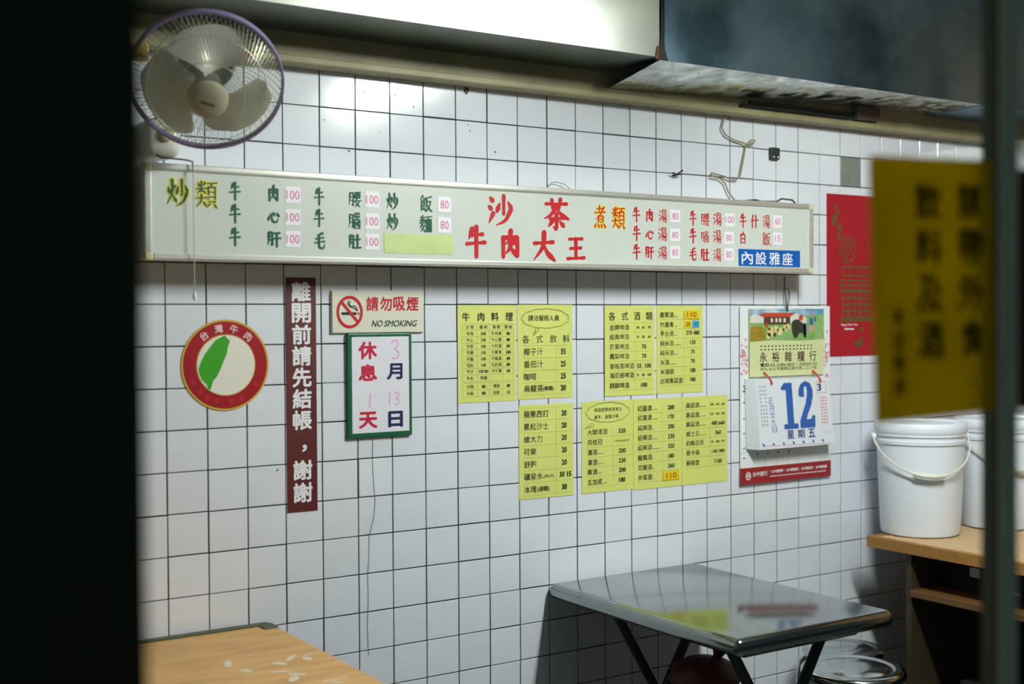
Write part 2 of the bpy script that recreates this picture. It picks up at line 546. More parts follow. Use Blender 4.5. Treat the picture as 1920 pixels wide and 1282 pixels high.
# ================================================================== SETTING
T = 0.108                       # tile pitch
ZT = 2.145                      # height of the first full joint under the beam
struct('floor', MB().box(-2.6, 3.9, -2.3, 0.1, -0.1, 0.0), 'floor_tile')
struct('floor_pavement', MB().box(-6, 6, -7, -2.3, -0.12, -0.02), 'asphalt')
struct('ceiling', MB().box(-2.6, 3.9, -2.3, 0.1, 2.75, 2.85), 'ceiling_paint')
wall_back = struct('wall_back', MB().box(-1.7, 3.9, 0.0028, 0.1, 0.0, 2.75), 'grout')
struct('wall_left', MB().box(-1.8, -1.7, -2.16, 0.1, 0.0, 2.75), 'ceiling_paint')
struct('wall_right', MB().box(3.8, 3.9, -2.24, 0.0, 0.0, 2.75), 'brown_panel')

# wall tiles: each a bevelled piece of its own
def tile_mesh(m):
    mb = MB()
    s, d, b, k = 0.0524, 0.0075, 0.0011, 0.0008
    vs = [(-s, d, -s), (s, d, -s), (s, d, s), (-s, d, s), (-s, b, -s), (s, b, -s), (s, b, s), (-s, b, s)]
    i = s - b
    vs += [(-i, 0, -i), (i, 0, -i), (i, 0, i), (-i, 0, i)]
    fs = [(q, (q + 1) % 4, (q + 1) % 4 + 4, q + 4) for q in range(4)] + [(q + 4, (q + 1) % 4 + 4, (q + 1) % 4 + 8, q + 8) for q in range(4)] + [(8, 9, 10, 11)]
    me = bpy.data.meshes.new('tile')
    me.from_pydata(vs, [], fs)
    me.materials.append(MATS[m])
    return me
TM = tile_mesh('tile')
TG = tile_mesh('tile_grey')
cpos = cam.matrix_world.translation
inv = cam.matrix_world.inverted()
cells = []
for c in range(-15, 35):
    for r in range(-1, 19):
        x, z = (c + .5) * T, ZT - (r + .5) * T
        q = inv @ Vector((x, 0, z))
        u, v = 960 + 2341 * q.x / -q.z, 641 - 2341 * q.y / -q.z
        seen = 235 < u < 1890 and 90 < v < 1330 and not (x < 2.19 and 1.74 < z < 1.92) and not (u > 1680 and 300 < v < 760) and not (u < 760 and v > 1215) and not(u > 1690 and v > 1000)
        cells.append((0 if seen else 1, -q.z, c, r, x, z))
cells.sort()
rest = MB()
for i, (h, dist, c, r, x, z) in enumerate(cells):
    jx, jz, jy = random.gauss(0, .0003), random.gauss(0, .0003), random.gauss(0, .0002)
    a, b = random.gauss(0, R(.16)), random.gauss(0, R(.16))
    grey = (c, r) == (23, 0)
    if i < 299 or grey:
        o = bpy.data.objects.new('tile', TG if grey else TM)
        COL.objects.link(o)
        o.parent = wall_back
        o.location = (x + jx, jy, z + jz)
        o.rotation_euler = (a, 0, b)
    else:
        rest.add([(v.co.x + x + jx, v.co.y + jy, v.co.z + z + jz) for v in TM.vertices], [tuple(p.vertices) for p in TM.polygons])
rest.build('tile_field', 'tile', wall_back, kind='stuff')
# hairline crack running down the tiles
cr = MB()
pts = [(.586, 1.232), (.584, 1.16), (.588, 1.09), (.592, 1.055), (.588, 1.01), (.572, .955), (.571, .90), (.566, .84), (.568, .78), (.564, .70), (.567, .62)]
for (xa, za), (xb, zb) in zip(pts, pts[1:]):
    cr.flat([(xa - .0006, za), (xb - .0006, zb), (xb + .0006, zb), (xa + .0006, za)], -.0012)
cr.build('crack', 'grout', wall_back)

# painted beam above the tiles
beam = struct('trim_1', MB().box(-1.7, 3.8, -0.055, 0.0, 2.262, 2.75), 'beam_paint')
MB().rbox(-1.7, 3.8, -0.066, 0.0, 2.243, 2.264, .004, 2).build('moulding', 'beam_paint', beam)

# storefront: dark pillar, glass panes, post, lintel
pil = struct('wall_front', MB().box(-2.6, -0.727, -2.244, -2.15, 0.0, 2.75), 'black_paint')
MB().rbox(-.895, -.857, -2.2462, -2.243, 1.587, 1.598, .001, 1).build('latch_plate', 'latch_metal', pil)
struct('trim_2', MB().box(-.727, 3.8, -2.25, -2.19, 2.42, 2.75), 'black_paint')
post = struct('trim_3', MB().box(.2715, .3015, -2.2435, -2.2195, 0.0, 2.42), 'post_alu')
MB().rbox(.2705, .3025, -2.2475, -2.2436, 0.0, 2.42, .001, 1).build('post_cover', 'post_green', post)
w1 = struct('window_1', MB().box(-.727, .2715, -2.2405, -2.2365, 0.06, 2.42), 'glass')
w2 = struct('window_2', MB().box(.3015, 3.8, -2.2405, -2.2365, 0.06, 2.42), 'glass')
struct('trim_4', MB().box(-.727, 3.8, -2.25, -2.19, 0.0, 0.06), 'post_alu')

# ================================================================== LAMP
lamp = thing('ceiling_lamp', 'white twin-tube fluorescent lamp hung under the ceiling in front of the duct', 'lamp', (1.5, -1.62, 2.6))
MB().rbox(1.42, 1.58, -2.10, -1.14, 2.60, 2.65, .008, 2).build('housing', 'lamp_white', lamp)
for x in (1.465, 1.535):
    MB().lathe([(.014, 0), (.014, .90)], (x, -2.07, 2.556), (0, 1, 0), 16).build('tube', 'tube_glow', lamp, smooth=True)
for y in (-2.085, -1.155):
    MB().rbox(1.44, 1.56, y - .012, y + .012, 2.536, 2.61, .004, 2).build('lamp_holder', 'lamp_white', lamp)
for y in (-1.95, -1.3):
    MB().tube([(1.5, y, 2.65), (1.5, y, 2.75)], .006).build('stem', 'lamp_white', lamp)

# ================================================================== EXHAUST DUCT
duct = thing('exhaust_duct', 'stainless steel exhaust duct boxed along the top of the wall', 'duct', (1.0, -.2, 2.325))
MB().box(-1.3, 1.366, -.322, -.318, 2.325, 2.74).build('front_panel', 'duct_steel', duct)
MB().box(1.386, 3.4, -.322, -.318, 2.318, 2.74).build('front_panel', 'duct_steel_reflection', duct)
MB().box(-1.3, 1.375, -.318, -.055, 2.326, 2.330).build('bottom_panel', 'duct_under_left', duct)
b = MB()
nx, ny = 8, 3
V = []
for i in range(nx + 1):
    for j in range(ny + 1):
        s, t = i / nx, j / ny
        x = 1.38 + s * 1.5
        z = 2.322 - t * (.046 * max(0, 1 - s * 1.25))
        V.append((x - .0 * t, -.318 + t * .26, z))
F = [(i * (ny + 1) + j, i * (ny + 1) + j + 1, (i + 1) * (ny + 1) + j + 1, (i + 1) * (ny + 1) + j) for i in range(nx) for j in range(ny)]
b.add(V, F)
b.add([(x, y, z + .004) for x, y, z in V], [f[::-1] for f in F])
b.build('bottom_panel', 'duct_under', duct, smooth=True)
MB().box(2.88, 3.4, -.318, -.055, 2.318, 2.324).build('bottom_panel', 'duct_steel_reflection', duct)
MB().plate([(1.352, 2.316), (1.398, 2.316), (1.386, 2.345), (1.381, 2.42), (1.379, 2.52), (1.376, 2.74), (1.372, 2.74), (1.372, 2.5), (1.370, 2.40), (1.364, 2.345)], -.3245, .003).build('seam', 'seam_black', duct)
MB().plate([(1.348, 2.318), (1.360, 2.318), (1.364, 2.352), (1.357, 2.357)], -.3255, .002).build('rust_patch', 'rust', duct)

# ================================================================== LIGHTBOX SIGN
LX0, LX1, LZ0, LZ1, LY = -.087, 2.214, 1.711, 1.949, -.12
sign = thing('lightbox_sign', 'long aluminium-framed white menu lightbox with green and red lettering on the tiled wall', 'sign', (1.06, -.06, 1.711))
MB().box(LX0 + .004, LX1 - .004, LY + .006, -.0005, LZ0 + .004, LZ1 - .004).build('housing', 'alu', sign)
MB().box(LX0 + .016, LX1 - .016, LY + .001, LY + .006, LZ0 + .016, LZ1 - .016).build('face_panel', 'sign_face', sign)
fr = [(-.087 + .02, LX1 - .02, LZ1 - .018, LZ1), (-.087 + .02, LX1 - .02, LZ0, LZ0 + .018), (LX0, LX0 + .018, LZ0 + .02, LZ1 - .02), (LX1 - .018, LX1, LZ0 + .02, LZ1 - .02)]
for x0, x1, z0, z1 in fr:
    f = MB().rbox(x0, x1, LY - .004, LY + .03, z0, z1, .003, 2)
    if x1 - x0 > 1:   # rolled ridges along the profile
        f.rbox(x0, x1, LY - .006, LY, z0 + .004, z0 + .0075, .001, 1)
    f.build('frame_rail', 'alu', sign)
for x0, x1 in ((LX0, LX0 + .020), (LX1 - .020, LX1)):
    for z0, z1 in ((LZ0, LZ0 + .020), (LZ1 - .020, LZ1)):
        MB().rbox(x0 - .001, x1 + .001, LY - .005, LY + .032, z0 - .001, z1 + .001, .005, 3).build('corner_cap', 'cream_plastic', sign)
G = [('牛',0.1436,1.8896,0.0308,0.0463),('牛',0.143,1.8327,0.0308,0.0477),('牛',0.1424,1.7745,0.0308,0.0463),('肉',0.2473,1.8884,0.0334,0.0428),('心',0.2467,1.8291,0.0365,0.0329),('肝',0.2469,1.7727,0.038,0.0429),('牛',0.3743,1.8871,0.0301,0.0461),('牛',0.3737,1.8308,0.0301,0.0461),('毛',0.3752,1.7714,0.0343,0.0441),('腰',0.4773,1.8853,0.0378,0.0445),('腦',0.4761,1.827,0.0366,0.0456),('肚',0.4768,1.7718,0.0366,0.0435),('炒',0.5907,1.8843,0.0368,0.0472),('炒',0.5906,1.8284,0.0359,0.0479),('飯',0.6953,1.883,0.0397,0.0454),('麵',0.6944,1.8264,0.0388,0.048)]
GY = [('炒',-0.0042,1.8786,0.0557,0.07),('類',0.0691,1.8765,0.0543,0.0681)]
RB = [('沙',0.9386,1.8754,0.0865,0.0881),('茶',1.1367,1.873,0.0942,0.0927),('牛',0.8569,1.7821,0.0711,0.089),('肉',0.9744,1.7778,0.0737,0.0829),('大',1.0916,1.7741,0.0811,0.0863),('王',1.2079,1.7722,0.0691,0.0738)]
RY = [('煮',1.2999,1.8702,0.0461,0.0678),('類',1.3697,1.8691,0.0495,0.0684)]
RS = [('牛',1.4402,1.8827,0.0313,0.0474),('肉',1.4929,1.8822,0.0333,0.041),('湯',1.5466,1.8824,0.0349,0.0429),('牛',1.4407,1.8254,0.0329,0.0474),('心',1.4921,1.8241,0.0344,0.0338),('湯',1.5451,1.8252,0.0375,0.0449),('牛',1.4404,1.7681,0.0329,0.0475),('肝',1.4913,1.7683,0.0354,0.0418),('湯',1.5448,1.7666,0.0375,0.0417),('牛',1.671,1.8812,0.0307,0.0477),('腰',1.722,1.8783,0.0377,0.044),('湯',1.7757,1.8807,0.0388,0.0434),('牛',1.6708,1.8247,0.0307,0.049),('腦',1.7204,1.8225,0.035,0.0378),('湯',1.7746,1.8242,0.0371,0.0447),('毛',1.6708,1.7669,0.0334,0.0421),('肚',1.721,1.765,0.0366,0.0444),('湯',1.7744,1.7652,0.0371,0.0426),('牛',1.8881,1.8804,0.0308,0.0475),('什',1.9399,1.8803,0.0347,0.0436),('湯',1.9941,1.8812,0.0352,0.046),('白',1.8879,1.8245,0.0308,0.0391),('飯',1.9936,1.8239,0.0382,0.0447)]
CD = [('100',0.3009,1.8876,0.0421,0.0432),('100',0.3003,1.8298,0.0421,0.0418),('100',0.2998,1.7733,0.0421,0.0424),('100',0.5299,1.8869,0.042,0.0431),('100',0.5294,1.8279,0.042,0.0438),('100',0.5289,1.7729,0.0421,0.0431),('80',0.7551,1.8831,0.0434,0.0436),('80',0.7547,1.826,0.0435,0.044),('80',1.5972,1.8842,0.0401,0.0404),('80',1.5964,1.825,0.0412,0.0392),('80',1.5962,1.7698,0.0412,0.0404),('100',1.8295,1.8817,0.0433,0.0417),('80',1.8259,1.8222,0.0421,0.0396),('80',1.8257,1.7683,0.0421,0.0417),('60',2.0462,1.8842,0.0405,0.0416),('15',2.046,1.8272,0.0405,0.0416)]
YF = LY + .0006
def sign_chars(tab, m, name, weight=11.0, outline=None):
    for ch, x, z, w, h in tab:
        mi = MB()
        brush(mi, ch, x, z, w, h, YF - .0003, weight)
        o = mi.build(name, m, sign)
        if outline:
            mo = MB()
            brush(mo, ch, x, z, w, h, YF, weight, 9)
            mo.build('character_outline', outline, o)
sign_chars(G, 'sign_green', 'green_character')
sign_chars(GY, 'sign_darkgreen', 'green_character', 10, 'sign_yellow')
sign_chars(RB, 'sign_red', 'red_character', 12)
sign_chars(RS, 'sign_red', 'red_character', 9.5)
sign_chars(RY, 'sign_red', 'red_character', 10, 'sign_yellow')
for n, x, z, w, h in CD:
    c = MB().rect(x - w / 2, x + w / 2, z - h / 2, z + h / 2, YF - .0006, .0006).build('price_card', 'card_white', sign)
    t = MB()
    text(t, n, x, z, 0, YF - .0010, fit=(w * (.86 if n == '100' else .6), h * .52))
    t.build('numeral', 'card_pink', c)
MB().rect(.565, .782, 1.744, 1.797, YF - .0006, .0006).build('cover_tape', 'tape_green', sign)
bl = MB().rect(1.868, 2.152, 1.732, 1.788, YF - .0006, .0006).build('blue_plate', 'blue_vinyl', sign)
t = MB()
for ch, x in zip('內設雅座', (1.9066, 1.9686, 2.0313, 2.0917)):
    mark(bl, 'white_vinyl', 'character', ch, x, 1.7590, 0, YF - .0010, fit=(.050, .0425), bold=.012)

# ================================================================== WALL FAN
O = Vector((.000, -.33, 2.118))
n_ = Vector((-.262, -.743, -.616)).normalized()
u_ = Vector((.943, -.333, 0)).normalized()
v_ = n_.cross(u_)
if v_.z < 0:
    v_ = -v_
def fp(r, a, c):
    return O + u_ * (r * math.cos(a)) + v_ * (r * math.sin(a)) + n_ * c
fan = thing('wall_fan', 'white wall fan with purple-rimmed wire cage mounted above the lightbox sign', 'fan', (-.03, -.04, 1.965))
RF = .173
g = MB()
NW = 96
for k in range(NW):
    a = 2 * math.pi * k / NW
    pts = []
    for i in range(9):
        s = i / 8
        pts.append(fp(.044 + (RF - .046) * s, a + .35 * s, .085 * (1 - s ** 2.2)))
    g.tube(pts, .0008, 4)
for rr, c in ((.085, .0745), (.135, .041)):
    g.tube([fp(rr, 2 * math.pi * k / 48, c) for k in range(48)], .0010, 4, closed=True)
g.build('front_grille', 'fan_wire', fan)
g = MB()
for k in range(60):
    a = 2 * math.pi * k / 60
    g.tube([fp(.055 + (RF - .057) * s, a - .3 * s, -.075 * (1 - s ** 2.5)) for s in (0, .25, .5, .7, .85, .95, 1)], .0009, 4)
g.tube([fp(.12, 2 * math.pi * k / 48, -.055) for k in range(48)], .0012, 4, closed=True)
g.build('rear_grille', 'fan_wire', fan)
g = MB()
NR = 72
V, F = [], []
for k in range(NR):
    a = 2 * math.pi * k / NR
    for dr, c in ((-.003, .009), (.003, .009), (.004, 0), (.003, -.009), (-.003, -.009)):
        V.append(fp(RF + dr, a, c))
for k in range(NR):
    for j in range(5):
        F.append((k * 5 + j, k * 5 + (j + 1) % 5, ((k + 1) % NR) * 5 + (j + 1) % 5, ((k + 1) % NR) * 5 + j))
g.add(V, F).build('rim', 'fan_purple', fan, smooth=True)
cap = MB().lathe([(.044, .076), (.047, .082), (.046, .090), (.036, .096), (.02, .0985), (.004, .099)], O, n_, 40).build('centre_cap', 'fan_cap', fan, smooth=True)
MB().add([O + n_ * .1 + u_ * a + v_ * b for a, b in ((-.016, -.002), (.016, -.012), (.017, -.007), (-.015, .003))], [(0, 1, 2, 3)]).build('badge', 'fan_motor', cap)
for kb in range(3):
    V, F = [], []
    base = R(-50) + kb * R(120)
    na, nr = 12, 8
    for i in range(nr + 1):
        s = i / nr
        r = .03 + (.148 - .03) * s
        half = R(24 + 30 * math.sin(min(1, s * 1.15) * math.pi * .62))
        if s > .75:
            half *= 1 - ((s - .75) / .25) ** 2 * .45
        for j in range(na + 1):
            t = j / na - .5
            a = base + 2 * half * t + R(14) * s
            V.append(fp(r, a, .012 + .055 * t * (1 - .35 * s)))
    m_ = nr + 1
    F = [(i * (na + 1) + j, i * (na + 1) + j + 1, (i + 1) * (na + 1) + j + 1, (i + 1) * (na + 1) + j) for i in range(nr) for j in range(na)]
    k = len(V)
    mb = MB().add(V, F)
    mb.add([Vector(p) - n_ * .002 for p in V], [f[::-1] for f in F])
    bl_ = mb.build('blade', 'blade_clear', fan, smooth=True)
    if kb == 1:
        MB().add([fp(.118, base + R(d), .016 + e) for d, e in ((-34, 0), (-26, 0.001))] + [fp(.132, base + R(d), .016 + e) for d, e in ((-26, .001), (-34, 0))], [(0, 1, 2, 3)]).build('warning_sticker', 'fan_red', bl_)
MB().lathe([(.030, .005), (.034, .03), (.028, .045)], O, n_, 24).build('hub', 'fan_motor', fan, smooth=True)
MB().lathe([(.06, -.072), (.068, -.09), (.070, -.12), (.062, -.16), (.045, -.185), (.02, -.195)], O, n_, 32).build('motor', 'fan_motor', fan, smooth=True)
MB().lathe([(.012, -.078), (.012, .0)], O, n_, 12).build('shaft', 'screw', fan, smooth=True)
mend = O - n_ * .14
MB().tube([mend, mend + Vector((-.01, .04, -.03)), (-.035, -.12, 2.09), (-.035, -.09, 2.05)], .018, 12).build('neck', 'fan_white', fan, smooth=True)
base = MB().rbox(-.078, .012, -.115, -.0005, 1.966, 2.062, .024, 4).build('base', 'fan_white', fan, smooth=True)
MB().lathe([(.016, 0), (.016, .01), (.012, .014)], (-.03, -.114, 2.018), (0, -1, 0), 20).build('knob', 'cream_plastic', base, smooth=True)
fc = [(-.05, -.1, 1.972), (-.045, -.12, 1.962), (.0, -.128, 1.960), (.022, -.130, 1.958), (.030, -.133, 1.955), (.031, -.134, 1.93)]
MB().tube(fc, .0022, 6).build('cord', 'cord_dark', fan)
ps = thing('pull_string', 'thin beige pull string with a white bead hanging in front of the lightbox sign', 'string', (.031, -.135, 1.617))
MB().tube([(.031, -.135, 1.957), (.0312, -.135, 1.8), (.0318, -.134, 1.63)], .0012, 6).build('cord', 'string_beige', ps)
MB().lathe([(.002, 0), (.0045, .004), (.0048, .016), (.002, .022)], (.0318, -.134, 1.612), (0, 0, 1), 12).build('bead', 'card_white', ps, smooth=True)
hp = MB()
hp.rbox(-.17, -.10, -.085, -.056, 2.24, 2.30, .006, 2)
tag(hp.build('white_packet', 'card_white'), 'small white packet tucked behind the fan under the duct', 'packet')
hp = MB().rbox(-.13, -.06, -.09, -.067, 2.20, 2.245, .006, 2)
tag(hp.build('yellow_packet', 'disc_gold'), 'small yellow packet tucked behind the fan', 'packet')

# ================================================================== NOTICES ON THE TILES
# round sticker
YW = -.0022
cx, cz, rr = .158, 1.446, .1195
disc = thing('round_sticker', 'round red sticker with gold rim, white centre and green island shape', 'sticker', (cx, 0, cz))
def circ(x, z, r, n=64, a0=0, a1=2 * math.pi):
    return [(x + r * math.cos(a0 + (a1 - a0) * k / n), z + r * math.sin(a0 + (a1 - a0) * k / n)) for k in range(n)]
MB().plate(circ(cx, cz, rr), YW, .0018).build('gold_rim', 'disc_gold', disc)
MB().flat(circ(cx, cz, rr * .955), YW - .0004).build('red_ring', 'disc_red', disc)
MB().flat(circ(cx + .001, cz, rr * .675), YW - .0008).build('gold_ring', 'disc_gold', disc)
MB().flat(circ(cx + .001, cz, rr * .655), YW - .0012).build('white_field', 'disc_white', disc)
isl = [(620, 285), (660, 335), (685, 350), (655, 440), (640, 520), (600, 600), (560, 700), (510, 790), (470, 830), (440, 930), (405, 935), (390, 870), (330, 815), (300, 740), (290, 690), (320, 600), (370, 510), (440, 420), (500, 345), (570, 310)]
MB().flat([(cx + (a - 630) / 550 * rr, cz - (b - 645) / 550 * rr) for a, b in isl], YW - .0016).build('green_island', 'disc_green', disc)
t = MB()
for ch, ang in zip('台灣牛肉', (127, 101, 76, 50)):
    mark(disc, 'disc_text', 'character', ch, cx + rr * .81 * math.cos(R(ang)), cz + rr * .81 * math.sin(R(ang)), .024, YW - .0009, rot=R(ang - 90), bold=.02)
t = MB()
for ch, ang in zip('台灣好牛安全足', (206, 224, 240, 255, 279, 296, 328)):
    mark(disc, 'disc_text_red', 'character', ch, cx + rr * .81 * math.cos(R(ang)), cz + rr * .81 * math.sin(R(ang)), .0175, YW - .0009, rot=R(ang + 90))

# maroon strip
mar = thing('notice_strip', 'tall narrow maroon strip with white vertical Chinese lettering', 'notice', (.372, 0, 1.042))
MB().rect(.328, .4155, 1.042, 1.678, YW, .0018).build('strip', 'maroon', mar)
t = MB()
zz = [1.643, 1.584, 1.528, 1.470, 1.412, 1.354, 1.296, 1.243, 1.166, 1.105]
zz = [1.642 - i * .0588 for i in range(7)] + [1.230, 1.160, 1.100]
for i, ch in enumerate('離開前請先結帳，謝謝'):
    if ch == '，':
        mark(mar, 'white_vinyl', 'character', ch, .378, 1.214, 0, YW - .0005, fit=(.014, .020), bold=.03)
    else:
        z = 1.640 - i * .0582 if i < 7 else {8: 1.155, 9: 1.094}[i]
        mark(mar, 'white_vinyl', 'character', ch, .3725, z, 0, YW - .0005, fit=(.056, .054), bold=.03)

# no-smoking board
ns = thing('no_smoking_sign', 'white plastic no smoking board with red crossed cigarette symbol', 'sign', (.605, 0, 1.525))
MB().rbox(.4605, .7475, -.0095, -.004, 1.526, 1.642, .002, 2).build('board', 'smoke_board', ns)
MB().rbox(.4595, .7490, -.0040, -.0006, 1.5245, 1.645, .001, 1).build('backing', 'smoke_clear', ns)
NY = -.0100
t = MB()
nx_, nz_ = .5135, 1.584
ring = []
for k in range(48):
    a, b2 = 2 * math.pi * k / 48, 2 * math.pi * (k + 1) / 48
    t.flat([(nx_ + r * math.cos(q), nz_ + r * 1.13 * math.sin(q)) for r, q in ((.0400, a), (.0400, b2), (.0325, b2), (.0325, a))], NY - .0004)
d = Vector((.707, -.707))
p = Vector((d.y, -d.x)) * .0038
t.flat([(nx_ + q.x, nz_ + q.y * 1.13) for q in (-d * .034 + p, -d * .034 - p, d * .034 - p, d * .034 + p)], NY - .0004)
for i, ch in enumerate('請勿吸煙'):
    mark(ns, 'smoke_red', 'character', ch, .5835 + i * .0425, 1.607, 0, NY, fit=(.038, .040), bold=.022)
for x in (.5375, .5415):
    t.rect(x, x + .0022, 1.576, 1.583, NY - .0002, .0002)
t.build('prohibition_ring', 'smoke_red', ns)
t = MB()
t.rect(.488, .534, 1.576, 1.5835, NY - .0002, .0002)
for off in (0, .006):
    sm = [(.516 - off * .9, 1.614 + off * .2), (.511 - off * .6, 1.606), (.518 - off * .3, 1.600 - off * .4), (.529 - off * .4, 1.602 - off), (.534, 1.596 - off), (.5375, 1.587)]
    for (xa, za), (xb, zb) in zip(sm, sm[1:]):
        dx, dz = xb - xa, zb - za
        l = math.hypot(dx, dz)
        px_, pz_ = -dz / l * .0013, dx / l * .0013
        t.flat([(xa + px_, za + pz_), (xa - px_, za - pz_), (xb - px_, zb - pz_), (xb + px_, zb + pz_)], NY - .0002)
t.build('cigarette_symbol', 'smoke_black', ns)
for wd, x_, w_ in (('NO', .5985, .033), ('SMOKING', .6725, .103)):
    mark(ns, 'smoke_black', 'word', wd, x_, 1.5515, 0, NY, fit=(w_, .018), shear=.28, bold=.012)

# closing-day board
hb = thing('closing_day_board', 'small white board in dark green frame giving the rest day', 'board', (.606, 0, 1.233))
MB().rbox(.5045, .7065, -.012, -.0006, 1.2325, 1.5245, .003, 2).build('frame', 'board_green', hb)
MB().rbox(.5165, .6965, -.0135, -.010, 1.2455, 1.5145, .001, 1).build('panel', 'board_white', hb)
HY = -.0139
t = MB()
for ch, z in (('休', 1.477), ('息', 1.415), ('天', 1.282)):
    mark(hb, 'board_red', 'character', ch, .5655, z, 0, HY, fit=(.058, .047 if ch != '休' else .05), bold=.035)
mark(hb, 'board_navy', 'character', '月', .6500, 1.416, 0, HY, fit=(.050, .046), bold=.035)
mark(hb, 'board_navy', 'character', '日', .6515, 1.281, 0, HY, fit=(.047, .046), bold=.04)
def scrawl(pts, w=.0042):
    t = MB()
    for (xa, za), (xb, zb) in zip(pts, pts[1:]):
        dx, dz = xb - xa, zb - za
        l = math.hypot(dx, dz)
        px_, pz_ = -dz / l * w / 2, dx / l * w / 2
        t.flat([(xa + px_, za + pz_), (xa - px_, za - pz_), (xb - px_, zb - pz_), (xb + px_, zb + pz_)], HY)
    t.build('handwritten_numeral', 'marker_pink', hb)
scrawl([(.639, 1.497), (.650, 1.505), (.661, 1.500), (.661, 1.489), (.650, 1.479), (.662, 1.472), (.664, 1.461), (.655, 1.452), (.640, 1.453)])
scrawl([(.573, 1.356), (.570, 1.318)], .0045)
scrawl([(.634, 1.357), (.632, 1.322)], .0045)
scrawl([(.649, 1.354), (.660, 1.357), (.663, 1.349), (.653, 1.340), (.663, 1.334), (.661, 1.324), (.650, 1.321)], .0038)
for x in (.519, .603, .689):
    MB().lathe([(.0028, 0), (.0028, .0015), (.0016, .0024)], (x, -.0118, 1.518), (0, -1, 0), 12).build('screw', 'screw', hb)

# ================================================================== YELLOW MENU SHEETS
GRPM = None
def sheet(name_label, x0, x1, z0, z1):
    o = thing('menu_sheet', name_label, 'menu', ((x0 + x1) / 2, 0, z0))
    mb = MB()
    n = 6
    V, F = [], []
    dy = [random.uniform(0, .0018) for _ in range((n + 1) * 2)]
    for i in range(n + 1):
        for j in range(n + 1):
            s, q = i / n, j / n
            bow = .0016 * math.sin(s * math.pi) * math.sin(q * math.pi)
            V.append((x0 + (x1 - x0) * s, -.0016 - bow, z0 + (z1 - z0) * q))
    F = [(i * (n + 1) + j, (i + 1) * (n + 1) + j, (i + 1) * (n + 1) + j + 1, i * (n + 1) + j + 1) for i in range(n) for j in range(n)]
    mb.add(V, F)
    mb.add([(x, y + .0004, z) for x, y, z in V], [f[::-1] for f in F])
    mb.build('paper', 'paper_yellow', o, smooth=True)
    W, H = x1 - x0, z1 - z0
    ink, soft = MB(), MB()
    YI = -.0037
    class S:
        pass
    s = S()
    s.o = o
    s.P = lambda fx, fz: (x0 + fx * W, z1 - fz * H)
    def t(body, fx, fz, em, align='l', bold=.008, sx=1.0):
        x, z = s.P(fx, fz)
        k = MB()
        text(k, body, x, z, em * W, YI, align, bold, sx)
        k.build('printed_line', 'ink', o)
    s.t = t
    def line(fx0, fx1, fz0, fz1, w=.0005):
        (xa, za), (xb, zb) = s.P(fx0, fz0), s.P(fx1, fz1)
        if abs(xa - xb) > abs(za - zb):
            soft.flat([(xa, za - w / 2), (xb, zb - w / 2), (xb, zb + w / 2), (xa, za + w / 2)], YI)
        else:
            soft.flat([(xa - w / 2, zb), (xa + w / 2, zb), (xa + w / 2, za), (xa - w / 2, za)], YI)
    s.line = line
    def tiny(fx, fz, n=3):       # small illegible print
        for k in range(n):
            x, z = s.P(fx + k * .035, fz)
            ink.flat([(x, z - .0012), (x + .004, z - .0012), (x + .004, z + .0012), (x, z + .0012)], YI)
    s.tiny = tiny
    def cloud(fx, fz, rx, rz, tail):
        pts = []
        n = 11
        for k in range(n):
            a0, a1 = 2 * math.pi * k / n, 2 * math.pi * (k + 1) / n
            c0 = Vector((math.cos(a0) * rx, math.sin(a0) * rz * H / W))
            c1 = Vector((math.cos(a1) * rx, math.sin(a1) * rz * H / W))
            mid = (c0 + c1) / 2 * 1.16
            for i in range(6):
                q = i / 6
                pts.append((1 - q) ** 2 * c0 + 2 * q * (1 - q) * mid * 1.04 + q * q * c1)
        x, z = s.P(fx, fz)
        def loop(P, w=.0007):
            for a, b in zip(P, P[1:] + P[:1]):
                d = (b - a)
                if d.length < 1e-9:
                    continue
                nn = Vector((-d.y, d.x)).normalized() * w
                soft.flat([(a.x + nn.x, a.y + nn.y), (a.x - nn.x, a.y - nn.y), (b.x - nn.x, b.y - nn.y), (b.x + nn.x, b.y + nn.y)], YI)
        loop([Vector((x + p.x * W, z + p.y * W)) for p in pts])
        for tx, tz, r in tail:
            x2, z2 = s.P(tx, tz)
            loop([Vector((x2 + r * W * math.cos(k * R(30)), z2 + r * W * math.sin(k * R(30)))) for k in range(12)])
    s.cloud = cloud
    def card(fx0, fx1, fz0, fz1, m, body):
        (xa, za), (xb, zb) = s.P(fx0, fz0), s.P(fx1, fz1)
        c = MB().rect(xa, xb, zb, za, YI - .0008, .0006).build('price_patch', m, o)
        k = MB()
        text(k, body, (xa + xb) / 2, (za + zb) / 2, 0, YI - .0012, fit=((xb - xa) * .62, (za - zb) * .6))
        k.build('numeral', 'ink', c)
    s.card = card
    def done():
        if ink.f:
            ink.build('fine_print', 'ink', o, kind='stuff')
        if soft.f:
            soft.build('ruled_lines', 'ink_soft', o)
    s.done = done
    return s

